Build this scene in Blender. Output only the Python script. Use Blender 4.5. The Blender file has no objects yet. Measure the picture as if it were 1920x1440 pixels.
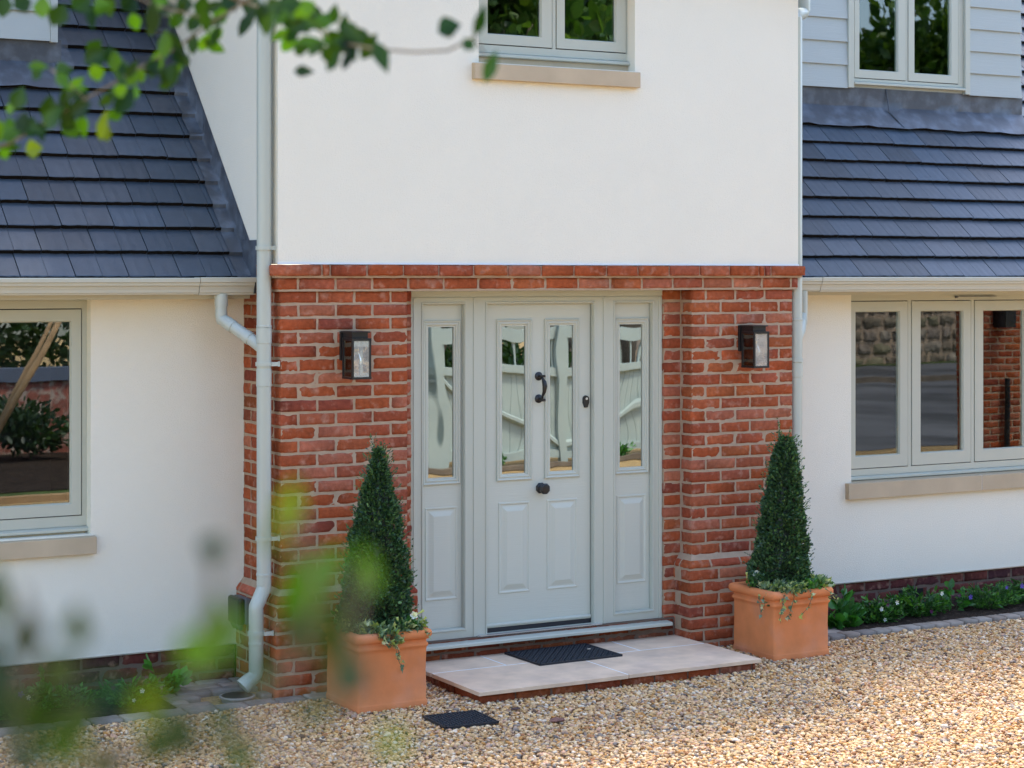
import bpy, math, random
import numpy as np
from mathutils import Vector, Matrix

R = math.radians
sc = bpy.context.scene
# ---------------------------------------------------------------- camera
PSI = 0.50906
cam_d = bpy.data.cameras.new('camera')
cam = bpy.data.objects.new('camera', cam_d)
sc.collection.objects.link(cam)
sc.camera = cam
cam.location = (-4.1069, -9.9645, 2.3)
cam.rotation_euler = (R(90), 0, -PSI)
cam_d.sensor_width = 36
cam_d.lens = 36 * 3657.6 / 1920
cam_d.shift_y = -(720 - 516.84) / 1920
cam_d.clip_start = 0.05
cam_d.clip_end = 500
cam_d.dof.use_dof = True
cam_d.dof.focus_distance = 11.5
cam_d.dof.aperture_fstop = 4.3
# ---------------------------------------------------------------- light
SUN_EL, SUN_AZ = R(62), R(30)        # behind the house, over to the right; azimuth from +Y towards +X
w = bpy.data.worlds.new('World')
sc.world = w
w.use_nodes = True
wn = w.node_tree
wn.nodes.clear()
sky = wn.nodes.new('ShaderNodeTexSky')
sky.sky_type = 'NISHITA'
sky.sun_disc = False
sky.sun_elevation = SUN_EL
sky.sun_rotation = SUN_AZ
sky.air_density = 1.0
sky.dust_density = 1.6
sky.ozone_density = 1.0
bg = wn.nodes.new('ShaderNodeBackground')
bg.inputs['Strength'].default_value = 0.15
wo = wn.nodes.new('ShaderNodeOutputWorld')
wn.links.new(sky.outputs[0], bg.inputs[0])
wn.links.new(bg.outputs[0], wo.inputs[0])
sd = bpy.data.lights.new('sun', 'SUN')
sd.energy = 1.5
sd.angle = R(10)
sd.color = (1.0, 0.93, 0.82)
so = bpy.data.objects.new('sun', sd)
sc.collection.objects.link(so)
sdir = Vector((math.sin(SUN_AZ) * math.cos(SUN_EL), math.cos(SUN_AZ) * math.cos(SUN_EL), math.sin(SUN_EL)))
so.rotation_euler = sdir.to_track_quat('Z', 'Y').to_euler()
so.location = sdir * 30
sc.view_settings.view_transform = 'Standard'
sc.view_settings.look = 'None'
sc.view_settings.exposure = 2.03
sc.view_settings.gamma = 1
sc.cycles.max_bounces = 8
sc.cycles.transparent_max_bounces = 12
sc.cycles.use_denoising = True

# ---------------------------------------------------------------- materials
def mat(name, col=(.5, .5, .5), rough=.6, spec=.5, attr=None, var=0.0, vscale=8, bump=0, bscale=60, bdet=3,
        metal=0, trans=None, col2=None, c2scale=3, c2thr=(.45, .65), bdist=.01, coat=0):
    m = bpy.data.materials.new(name)
    m.use_nodes = True
    nt = m.node_tree
    N, L = nt.nodes, nt.links
    b = N['Principled BSDF']
    b.inputs['Roughness'].default_value = rough
    b.inputs['Specular IOR Level'].default_value = spec
    b.inputs['Metallic'].default_value = metal
    b.inputs['Coat Weight'].default_value = coat
    tc = N.new('ShaderNodeTexCoord')
    if attr:
        a = N.new('ShaderNodeVertexColor')
        a.layer_name = attr
        out = a.outputs[0]
    else:
        a = N.new('ShaderNodeRGB')
        a.outputs[0].default_value = (*col, 1)
        out = a.outputs[0]
    if col2:
        n = N.new('ShaderNodeTexNoise')
        n.inputs['Scale'].default_value = c2scale
        n.inputs['Detail'].default_value = 6
        L.new(tc.outputs['Object'], n.inputs[0])
        mr = N.new('ShaderNodeMapRange')
        mr.inputs[1].default_value, mr.inputs[2].default_value = c2thr
        L.new(n.outputs[0], mr.inputs[0])
        mx = N.new('ShaderNodeMixRGB')
        mx.inputs[2].default_value = (*col2, 1)
        L.new(mr.outputs[0], mx.inputs[0])
        L.new(out, mx.inputs[1])
        out = mx.outputs[0]
    if var:
        n = N.new('ShaderNodeTexNoise')
        n.inputs['Scale'].default_value = vscale
        n.inputs['Detail'].default_value = 5
        L.new(tc.outputs['Object'], n.inputs[0])
        mr = N.new('ShaderNodeMapRange')
        mr.inputs[1].default_value, mr.inputs[2].default_value = .25, .75
        mr.inputs[3].default_value, mr.inputs[4].default_value = 1 - var, 1 + var
        L.new(n.outputs[0], mr.inputs[0])
        hs = N.new('ShaderNodeHueSaturation')
        L.new(mr.outputs[0], hs.inputs['Value'])
        L.new(out, hs.inputs['Color'])
        out = hs.outputs[0]
    L.new(out, b.inputs['Base Color'])
    if bump:
        n = N.new('ShaderNodeTexNoise')
        n.inputs['Scale'].default_value = bscale
        n.inputs['Detail'].default_value = bdet
        L.new(tc.outputs['Object'], n.inputs[0])
        bp = N.new('ShaderNodeBump')
        bp.inputs['Strength'].default_value = bump
        bp.inputs['Distance'].default_value = bdist
        L.new(n.outputs[0], bp.inputs['Height'])
        L.new(bp.outputs[0], b.inputs['Normal'])
    if trans is not None:
        t = N.new('ShaderNodeBsdfTranslucent')
        hs = N.new('ShaderNodeMixRGB')
        hs.blend_type = 'MULTIPLY'
        hs.inputs[0].default_value = 1
        hs.inputs[2].default_value = (1.5, 1.6, .35, 1)
        L.new(out, hs.inputs[1])
        L.new(hs.outputs[0], t.inputs[0])
        ms = N.new('ShaderNodeMixShader')
        ms.inputs[0].default_value = trans
        L.new(b.outputs[0], ms.inputs[1])
        L.new(t.outputs[0], ms.inputs[2])
        L.new(ms.outputs[0], N['Material Output'].inputs[0])
    return m

def glass_mat(name, refl, wav, wscale, dist=.02, tint=(.75, .8, .78), pale_sheen=0):
    m = bpy.data.materials.new(name)
    m.use_nodes = True
    nt = m.node_tree
    N, L = nt.nodes, nt.links
    N.remove(N['Principled BSDF'])
    tc = N.new('ShaderNodeTexCoord')
    mp = N.new('ShaderNodeMapping')
    mp.inputs['Scale'].default_value = (1, 1, .55)
    L.new(tc.outputs['Object'], mp.inputs[0])
    n = N.new('ShaderNodeTexNoise')
    n.inputs['Scale'].default_value = wscale
    n.inputs['Detail'].default_value = 1.0
    L.new(mp.outputs[0], n.inputs[0])
    bp = N.new('ShaderNodeBump')
    bp.inputs['Strength'].default_value = wav
    bp.inputs['Distance'].default_value = dist
    L.new(n.outputs[0], bp.inputs['Height'])
    g = N.new('ShaderNodeBsdfGlossy')
    g.inputs['Roughness'].default_value = 0.0
    g.inputs['Color'].default_value = (.95, 1, .98, 1)
    L.new(bp.outputs[0], g.inputs['Normal'])
    t = N.new('ShaderNodeBsdfTransparent')
    t.inputs[0].default_value = (*tint, 1)
    fr = N.new('ShaderNodeFresnel')
    fr.inputs[0].default_value = 1.6
    ad = N.new('ShaderNodeMath')
    ad.inputs[1].default_value = refl
    L.new(fr.outputs[0], ad.inputs[0])
    ms = N.new('ShaderNodeMixShader')
    L.new(ad.outputs[0], ms.inputs[0])
    L.new(t.outputs[0], ms.inputs[1])
    L.new(g.outputs[0], ms.inputs[2])
    out = ms.outputs[0]
    if pale_sheen:
        d = N.new('ShaderNodeBsdfDiffuse')
        d.inputs[0].default_value = (.9, .84, .78, 1)
        m2 = N.new('ShaderNodeMixShader')
        m2.inputs[0].default_value = pale_sheen
        L.new(out, m2.inputs[1]); L.new(d.outputs[0], m2.inputs[2])
        out = m2.outputs[0]
    L.new(out, N['Material Output'].inputs[0])
    return m

M = {}
M['render'] = mat('cream_render', (.83, .80, .685), .9, .15, var=.015, vscale=2.5, bump=.55, bscale=170, bdet=4, bdist=.006)
M['bead'] = mat('white_bead', (.85, .86, .86), .5)
M['brick'] = mat('red_brick', attr='col', rough=.95, spec=.08, var=.24, vscale=38, bump=.9, bscale=110, bdet=6, bdist=.005,
                 col2=(.46, .25, .18), c2scale=17, c2thr=(.54, .82))
M['mortar'] = mat('mortar', (.43, .315, .22), .95, .1, var=.12, vscale=20, bump=.6, bscale=220, bdist=.004)
M['mortar_dark'] = mat('dark_mortar', (.16, .11, .085), .95, .1, var=.2, vscale=12, bump=.6, bscale=220, bdist=.004)  # darker mortar for the door riser, step and wing plinths
M['paint'] = mat('sage_paint', (.50, .515, .435), .38, .45, bump=.12, bscale=45, bdist=.002)
M['door'] = mat('sage_door_skin', (.55, .565, .485), .42, .45)
M['clad'] = mat('grey_green_board', (.43, .475, .46), .6, .35, bump=.3, bscale=60, bdist=.003)
M['pvc'] = mat('sage_gutter_plastic', (.50, .49, .40), .35, .5)
M['pipe'] = mat('sage_pipe_plastic', (.48, .515, .455), .3, .5)
M['stone'] = mat('sandstone', (.52, .42, .29), .85, .2, var=.1, vscale=5, bump=.3, bscale=150, bdist=.003)
M['limestone'] = mat('limestone_slab', (.72, .54, .385), .8, .2, var=.16, vscale=7, bump=.25, bscale=90, bdist=.003, col2=(.58, .44, .34), c2scale=4, c2thr=(.5, .75))
M['slate'] = mat('slate_tile', attr='col', rough=.5, spec=.5, var=.12, vscale=14, bump=.3, bscale=70, bdist=.003)
M['tile_edge'] = mat('tile_edge', (.012, .010, .009), .95, .1, bump=.8, bscale=150, bdist=.006)  # mossy tile edge, blackened to deepen the shade line under each course
M['lead'] = mat('lead_sheet', (.065, .075, .092), .40, .5, var=.25, vscale=9, bump=.15, bscale=12, bdist=.015, col2=(.12, .145, .18), c2scale=9, c2thr=(.45, .8))
M['black'] = mat('black_metal', (.012, .012, .013), .38, .5)
M['rubber'] = mat('rubber', (.018, .02, .026), .55, .4)
M['terra'] = mat('terracotta', (.68, .235, .090), .85, .12, var=.14, vscale=7, bump=.2, bscale=60, bdist=.003, col2=(.60, .26, .15), c2scale=4.5, c2thr=(.5, .8))
M['soil'] = mat('soil', (.035, .024, .018), .95, .1, var=.5, vscale=30, bump=1, bscale=60, bdist=.03, col2=(.11, .08, .055), c2scale=26, c2thr=(.55, .7))
M['paver'] = mat('concrete_paver', attr='col', rough=.9, spec=.2, var=.18, vscale=16, bump=.4, bscale=120, bdist=.004)
M['pebble'] = mat('flint_gravel', attr='col', rough=.75, spec=.3)
M['gravel_base'] = mat('gravel_bed', (.68, .46, .21), .95, .1, var=.4, vscale=120, bump=1, bscale=110, bdist=.03, col2=(.36, .24, .12), c2scale=70)
M['leaf'] = mat('leaf', attr='col', rough=.42, spec=.5, trans=.3)
M['topiary'] = mat('clipped_leaf', attr='col', rough=.4, spec=.5, trans=.12)
M['foreleaf'] = mat('tree_leaf', attr='col', rough=.3, spec=.35, trans=.38)
M['bark'] = mat('bark', (.16, .12, .08), .9, .2, var=.3, vscale=20, bump=.6, bscale=50, bdist=.01)
M['twig'] = mat('twig', (.17, .13, .08), .7, .3)
M['dark'] = mat('dark_interior', (.02, .02, .02), .9, .1)  # near-black colour stands in for rooms without light
M['blind'] = mat('roller_blind', (.50, .56, .42), .9, .1)
M['glass'] = glass_mat('window_glass', .07, .035, 2.0, tint=(.97, .98, .97))
M['doorglass'] = glass_mat('door_glass', .30, .14, 2.6, tint=(.2, .22, .22))
M['clear'] = glass_mat('lantern_glass', .06, 0.0, 2, tint=(.93, .95, .95))
M['pale_sheen'] = glass_mat('pale_sheen_lantern_glass', .08, 0.0, 2, tint=(.93, .95, .95), pale_sheen=.24)  # pale diffuse mixed in for the bright reflection on the front pane
M['petal'] = mat('petal', attr='col', rough=.7, spec=.2, trans=.3)
M['alu'] = mat('aluminium', (.6, .62, .64), .3, .5, metal=.8)
M['brass'] = mat('brass', (.6, .38, .1), .3, .5, metal=.9)
M['asphalt'] = mat('asphalt', (.15, .15, .155), .9, .2, var=.3, vscale=.35, col2=(.09, .09, .09), c2scale=.5, c2thr=(.45, .6))
M['fence'] = mat('fence_paint', (.40, .46, .42), .7, .3, var=.08, vscale=3)
M['rubble'] = mat('rubble_stone', attr='col', rough=.95, spec=.1, var=.35, vscale=6, bump=1, bscale=12, bdist=.03)
M['rubble_plain'] = mat('wall_core', (.20, .16, .12), .95, .1, var=.3, vscale=4)
M['timber'] = mat('timber', (.40, .26, .14), .8, .2, var=.2, vscale=6)
M['grass'] = mat('grass', (.07, .10, .03), .9, .1, var=.3, vscale=4)
M['grey_plastic'] = mat('grey_plastic', (.12, .13, .15), .5, .4)

# horizontal fine grain for cladding boards and door skin
def add_grain(m, sx, sz, strength):
    nt = m.node_tree
    N, L = nt.nodes, nt.links
    tc = N.new('ShaderNodeTexCoord')
    mp = N.new('ShaderNodeMapping')
    mp.inputs['Scale'].default_value = (sx, 1, sz)
    n = N.new('ShaderNodeTexNoise')
    n.inputs['Scale'].default_value = 3
    n.inputs['Detail'].default_value = 3
    L.new(tc.outputs['Object'], mp.inputs[0])
    L.new(mp.outputs[0], n.inputs[0])
    bp = N.new('ShaderNodeBump')
    bp.inputs['Strength'].default_value = strength
    bp.inputs['Distance'].default_value = .003
    L.new(n.outputs[0], bp.inputs['Height'])
    L.new(bp.outputs[0], N['Principled BSDF'].inputs['Normal'])
add_grain(M['clad'], 2, 60, .5)
add_grain(M['door'], 3, 45, .3)

# ---------------------------------------------------------------- mesh helpers
def link(o, parent=None):
    sc.collection.objects.link(o)
    if parent is not None:
        o.parent = parent
    return o

class MB:
    """collects verts and faces, builds one mesh object"""
    def __init__(s):
        s.v, s.f, s.c, s.mi = [], [], [], []
    def add(s, vs, fs, col=None, mi=0):
        o = len(s.v)
        s.v.extend([tuple(v) for v in vs])
        s.f.extend([tuple(i + o for i in f) for f in fs])
        s.c.extend([col or (1, 1, 1)] * len(vs))
        s.mi.extend([mi] * len(fs))
        return s
    def box(s, x0, x1, y0, y1, z0, z1, col=None, mi=0):
        vs = [(x, y, z) for x in (x0, x1) for y in (y0, y1) for z in (z0, z1)]
        fs = [(0, 1, 3, 2), (4, 6, 7, 5), (0, 4, 5, 1), (2, 3, 7, 6), (0, 2, 6, 4), (1, 5, 7, 3)]
        return s.add(vs, fs, col, mi)
    def tube(s, pts, r, n=12, caps=True, col=None):
        pts = [Vector(p) for p in pts]
        rs = r if isinstance(r, (list, tuple)) else [r] * len(pts)
        rings, up = [], None
        for i, p in enumerate(pts):
            d = (pts[min(i + 1, len(pts) - 1)] - pts[max(i - 1, 0)]).normalized()
            a = Vector((0, 0, 1)) if abs(d.z) < .9 else Vector((1, 0, 0))
            if up is not None:
                a = up
            u = (a - d * a.dot(d)).normalized()
            up = u
            v = d.cross(u)
            rings.append([p + (u * math.cos(t) + v * math.sin(t)) * rs[i] for t in [2 * math.pi * k / n for k in range(n)]])
        vs = [q for rg in rings for q in rg]
        fs = []
        for i in range(len(pts) - 1):
            for k in range(n):
                a, b = i * n + k, i * n + (k + 1) % n
                fs.append((a, b, b + n, a + n))
        if caps:
            fs.append(tuple(range(n - 1, -1, -1)))
            fs.append(tuple((len(pts) - 1) * n + k for k in range(n)))
        return s.add(vs, fs, col)
    def lathe(s, prof, cen, axis='Z', n=20, col=None):
        """prof: (radius, height along axis)"""
        vs, fs = [], []
        for r, h in prof:
            for k in range(n):
                t = 2 * math.pi * (k + .5) / n
                a, b = r * math.cos(t), r * math.sin(t)
                p = {'Z': (a, b, h), 'Y': (a, h, b), 'X': (h, a, b)}[axis]
                vs.append((cen[0] + p[0], cen[1] + p[1], cen[2] + p[2]))
        for i in range(len(prof) - 1):
            for k in range(n):
                a, b = i * n + k, i * n + (k + 1) % n
                fs.append((a, b, b + n, a + n))
        fs.append(tuple(range(n)))
        fs.append(tuple((len(prof) - 1) * n + k for k in range(n)))
        return s.add(vs, fs, col)
    def rings(s, x0, x1, z0, z1, prof, cap=True, col=None):
        """mitred rectangular rings in the XZ plane; prof: (inset, y)"""
        vs, fs = [], []
        for i, y in prof:
            vs += [(x0 + i, y, z0 + i), (x1 - i, y, z0 + i), (x1 - i, y, z1 - i), (x0 + i, y, z1 - i)]
        for k in range(len(prof) - 1):
            for j in range(4):
                a, b = k * 4 + j, k * 4 + (j + 1) % 4
                fs.append((a, b, b + 4, a + 4))
        if cap:
            k = (len(prof) - 1) * 4
            fs.append((k, k + 1, k + 2, k + 3))
        return s.add(vs, fs, col)
    def build(s, name, material, parent=None, smooth=False, bevel=0, autosmooth=False):
        me = bpy.data.meshes.new(name)
        me.from_pydata(s.v, [], s.f)
        mats = material if isinstance(material, list) else [material]
        for m in mats:
            me.materials.append(m)
        if len(mats) > 1:
            me.polygons.foreach_set('material_index', s.mi)
        ca = me.color_attributes.new('col', 'FLOAT_COLOR', 'POINT')
        ca.data.foreach_set('color', np.array([(*c, 1) for c in s.c], dtype=np.float32).ravel())
        if smooth:
            me.polygons.foreach_set('use_smooth', [True] * len(me.polygons))
        me.update()
        if autosmooth:
            me.set_sharp_from_angle(angle=R(40))
        o = bpy.data.objects.new(name, me)
        link(o, parent)
        if bevel:
            b = o.modifiers.new('bevel', 'BEVEL')
            b.width = bevel
            b.segments = 2
            b.limit_method = 'ANGLE'
            b.angle_limit = R(50)
        return o

def np_mesh(name, V, F, C, material, parent=None, smooth=False):
    """V (n,3), F (m,k) constant size faces, C (n,3)"""
    me = bpy.data.meshes.new(name)
    V = np.asarray(V, dtype=np.float32)
    F = np.asarray(F, dtype=np.int32)
    me.vertices.add(len(V))
    me.vertices.foreach_set('co', V.ravel())
    k = F.shape[1]
    me.loops.add(F.size)
    me.loops.foreach_set('vertex_index', F.ravel())
    me.polygons.add(len(F))
    me.polygons.foreach_set('loop_start', np.arange(0, F.size, k, dtype=np.int32))
    me.polygons.foreach_set('loop_total', np.full(len(F), k, dtype=np.int32))
    if smooth:
        me.polygons.foreach_set('use_smooth', np.ones(len(F), dtype=bool))
    me.update(calc_edges=True)
    if C is not None:
        ca = me.color_attributes.new('col', 'FLOAT_COLOR', 'POINT')
        C4 = np.ones((len(V), 4), dtype=np.float32)
        C4[:, :3] = C
        ca.data.foreach_set('color', C4.ravel())
    me.materials.append(material)
    me.validate()
    o = bpy.data.objects.new(name, me)
    return link(o, parent)

def empty(name, label, cat, loc=(0, 0, 0), group=None, rz=0):
    o = bpy.data.objects.new(name, None)
    o.empty_display_size = .1
    o.location = loc
    o.rotation_euler = (0, 0, rz)
    link(o)
    return tag(o, label, cat, group)

def tag(o, label=None, cat=None, group=None, kind=None):
    if label: o['label'] = label
    if cat: o['category'] = cat
    if group: o['group'] = group
    if kind: o['kind'] = kind
    return o

def plate(mb, x0, x1, z0, z1, y0, y1, holes, col=None):
    """vertical plate between y0 (front) and y1 (back) with rectangular holes (hx0,hx1,hz0,hz1)"""
    xs = sorted({x0, x1, *[h[0] for h in holes], *[h[1] for h in holes]})
    zs = sorted({z0, z1, *[h[2] for h in holes], *[h[3] for h in holes]})
    xs = [x for x in xs if x0 <= x <= x1]
    zs = [z for z in zs if z0 <= z <= z1]
    def solid(i, j):
        if i < 0 or j < 0 or i >= len(xs) - 1 or j >= len(zs) - 1:
            return False
        cx, cz = (xs[i] + xs[i + 1]) / 2, (zs[j] + zs[j + 1]) / 2
        return not any(h[0] < cx < h[1] and h[2] < cz < h[3] for h in holes)
    for i in range(len(xs) - 1):
        for j in range(len(zs) - 1):
            if not solid(i, j):
                continue
            a, b, c, d = xs[i], xs[i + 1], zs[j], zs[j + 1]
            mb.add([(a, y0, c), (b, y0, c), (b, y0, d), (a, y0, d)], [(0, 1, 2, 3)], col)
            mb.add([(a, y1, c), (b, y1, c), (b, y1, d), (a, y1, d)], [(3, 2, 1, 0)], col)
            if not solid(i - 1, j): mb.add([(a, y0, c), (a, y1, c), (a, y1, d), (a, y0, d)], [(0, 3, 2, 1)], col)
            if not solid(i + 1, j): mb.add([(b, y0, c), (b, y1, c), (b, y1, d), (b, y0, d)], [(0, 1, 2, 3)], col)
            if not solid(i, j - 1): mb.add([(a, y0, c), (b, y0, c), (b, y1, c), (a, y1, c)], [(3, 2, 1, 0)], col)
            if not solid(i, j + 1): mb.add([(a, y0, d), (b, y0, d), (b, y1, d), (a, y1, d)], [(0, 1, 2, 3)], col)
    return mb

# ---- bricks: subdivided, jittered boxes
def surf_template(nx, ny, nz):
    idx, vs, fs = {}, [], []
    def vid(i, j, k):
        if (i, j, k) not in idx:
            idx[(i, j, k)] = len(vs)
            vs.append((2 * i / nx - 1, 2 * j / ny - 1, 2 * k / nz - 1))
        return idx[(i, j, k)]
    for k, kk in ((0, 1), (nz, 0)):
        for i in range(nx):
            for j in range(ny):
                q = [vid(i, j, k), vid(i + 1, j, k), vid(i + 1, j + 1, k), vid(i, j + 1, k)]
                fs.append(q[::-1] if kk else q)
    for j, kk in ((0, 0), (ny, 1)):
        for i in range(nx):
            for k in range(nz):
                q = [vid(i, j, k), vid(i + 1, j, k), vid(i + 1, j, k + 1), vid(i, j, k + 1)]
                fs.append(q[::-1] if kk else q)
    for i, kk in ((0, 1), (nx, 0)):
        for j in range(ny):
            for k in range(nz):
                q = [vid(i, j, k), vid(i, j + 1, k), vid(i, j + 1, k + 1), vid(i, j, k + 1)]
                fs.append(q[::-1] if kk else q)
    return np.array(vs), np.array(fs)
BT_V, BT_F = surf_template(7, 5, 4)
PAL = np.array([(.35, .082, .030), (.38, .090, .028), (.33, .078, .034), (.40, .115, .038), (.30, .068, .030), (.36, .105, .048),
                (.25, .060, .036), (.39, .085, .026), (.33, .090, .045), (.42, .150, .075), (.36, .082, .026), (.38, .100, .038), (.39, .130, .070)])
def bricks(name, boxes, parent, seed=1, jit=.0011, rnd=.0030, material=None, pal=PAL, mods=None):
    rg = np.random.default_rng(seed)
    n, nv = len(boxes), len(BT_V)
    B = np.array([b[:6] for b in boxes], dtype=float)
    cen = np.stack([(B[:, 0] + B[:, 1]) / 2, (B[:, 2] + B[:, 3]) / 2, (B[:, 4] + B[:, 5]) / 2], 1)
    half = np.stack([(B[:, 1] - B[:, 0]) / 2, (B[:, 3] - B[:, 2]) / 2, (B[:, 5] - B[:, 4]) / 2], 1)
    T = BT_V[None, :, :] * half[:, None, :]
    ext = (np.abs(BT_V) > .999)
    ne = ext.sum(1)
    pull = (ne >= 2)[:, None] * ext * rnd * np.sign(BT_V) * (.6 + .8 * rg.random((n, nv, 1)))
    # smooth wobble shared along the brick
    ph = rg.random((n, 1, 3)) * 6.28
    wob = np.sin(T[:, :, [1, 2, 0]] * 34 + ph) + np.sin(T[:, :, [2, 0, 1]] * 55 + ph * 1.7)
    V = cen[:, None, :] + T - pull + wob * jit * .5 + (rg.random((n, nv, 3)) - .5) * jit * 1.7
    V += (rg.random((n, 1, 3)) - .5) * np.array([.002, .004, .002])
    if mods is not None:
        for i, fn in mods.items():
            V[i] = fn(V[i])
    F = (BT_F[None] + (np.arange(n) * nv)[:, None, None]).reshape(-1, 4)
    C = pal[rg.integers(0, len(pal), n)] * np.array([.91, .93, 1.06]) * (.88 + .24 * rg.random((n, 1)))
    C = C * .75 + C.mean(0) * .25
    C = np.repeat(C, nv, axis=0)
    # darker or paler patch at one end of some bricks
    u = BT_V[None, :, 0].repeat(n, 0).ravel()
    sgn = np.repeat(rg.choice([-1, 0, 0, 1], n) * rg.random(n) * .35, nv)
    C = C * (1 + (u * sgn))[:, None]
    return np_mesh(name, V.reshape(-1, 3), F, np.clip(C, 0, 1), material or M['brick'], parent, smooth=True)

# ================================================================= SETTING: ground
g = MB()
g.add([(-60, -60, -.012), (60, -60, -.012), (60, 60, -.012), (-60, 60, -.012)], [(0, 1, 2, 3)])
tag(g.build('ground', M['gravel_base']), kind='structure')
g = MB()
g.add([(-40, -27, -.006), (60, -27, -.006), (60, -9.0, -.006), (11.2, -9.0, -.006), (9.9, -11.5, -.006), (9.9, -22, -.006), (-40, -22, -.006)], [(0, 1, 2, 3, 4, 5, 6)])
g.build('road', M['asphalt']).__setitem__('kind', 'structure')
g = MB()
g.box(-1.75, -.62, -.07, .62, -.1, .012)
tag(g.build('flower_bed_soil', M['soil']), kind='structure')
g = MB()
g.box(3.72, 9, -.06, .62, -.1, .012)
tag(g.build('border_soil', M['soil']), kind='structure')

# paver edging (setting): rows of small blocks
def pavers(name, boxes, seed):
    pal = np.array([(.27, .23, .17), (.33, .28, .21), (.21, .18, .14), (.36, .29, .21), (.30, .23, .16)])
    o = bricks(name, boxes, None, seed, .0012, .003, M['paver'], pal)
    return tag(o, kind='structure')
bx = []
x = -4.2
while x < .12:
    bx.append((x, x + .165, -.225, -.105 if x < -.7 else -.125, -.05, .02)); x += .171
for j in range(6):                       # apron round the drain
    y0 = -.118 + j * .104
    x = -.62 + (.1 if j % 2 else 0)
    if j % 2: bx.append((-.62, -.526, y0, y0 + .098, -.05, .018))
    while x < -.09:
        x1 = min(x + .196, -.052)
        if not (x < -.16 and x1 > -.34 and y0 < .1 and y0 + .098 > -.06):
            bx.append((x, x1, y0, y0 + .098, -.05, .018))
        x += .202
pavers('paved_edging', bx, 5)
bx = []
x = 3.42
while x < 8.8:
    bx.append((x, x + .118, -.175, -.07, -.05, .02)); x += .124
for j in range(5):
    y0 = -.064 + j * .104
    x = 3.56 + (.06 if j % 2 else 0)
    while x < 3.85:
        bx.append((x, x + .15, y0, y0 + .098, -.05, .018)); x += .156
pavers('paved_border', bx, 6)

# ================================================================= HOUSE
H = empty('house', 'cream rendered house with a red brick porch, slate tiled roofs and sage green joinery', 'house')

# ---- masonry of the porch
COUR = [2.148 - .075 * k for k in range(30)]
BLn, HD, J = .215, .1025, .010
def run(a, b, first):
    out, x, l = [], a, first
    while x < b - .02:
        e = min(x + l, b)
        if b - e < .03: e = b
        out.append((x, e)); x = e + J; l = BLn
    return out
def pier_boxes(x0, x1, side, kr, ph, y0=0.0, ydeep=.5625, wing_side=True):
    """side -1: outer face is at x0 (left pier); +1: outer face at x1"""
    bs = []
    for k in kr:
        z0, z1 = COUR[k], COUR[k] + .065
        A = (k + ph) % 2 == 0
        rr = run(x0, x1, BLn if A else HD)
        for i, (a, b) in enumerate(rr):
            dep = HD
            if i == 0: dep = HD if A else BLn
            if i == len(rr) - 1: dep = BLn if (b - a) < .15 else HD
            if k < 22 and ((side < 0 and i == len(rr) - 1) or (side > 0 and i == 0)):
                dep = min(dep, .118)
            bs.append((a, b, y0, y0 + dep, z0, z1))
        if wing_side:
            d0 = y0 + (HD if (A if side < 0 else not A) else BLn) + J
            y = d0
            while y < ydeep - .02:
                e = min(y + BLn, ydeep)
                xa, xb = (x0, x0 + HD) if side < 0 else (x1 - HD, x1)
                bs.append((xa, xb, y, e, z0, z1)); y = e + J
        # inner side of the plinth
        if k >= 23:
            xa, xb = (x1 - HD, x1) if side < 0 else (x0, x0 + HD)
            bs.append((xa, xb, y0 + (BLn if A else HD) + J, .125, z0, z1))
    return bs
PL = .045
piers = [(0, .7775, -1, 0), (2.723, 3.5, 1, 1)]
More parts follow.
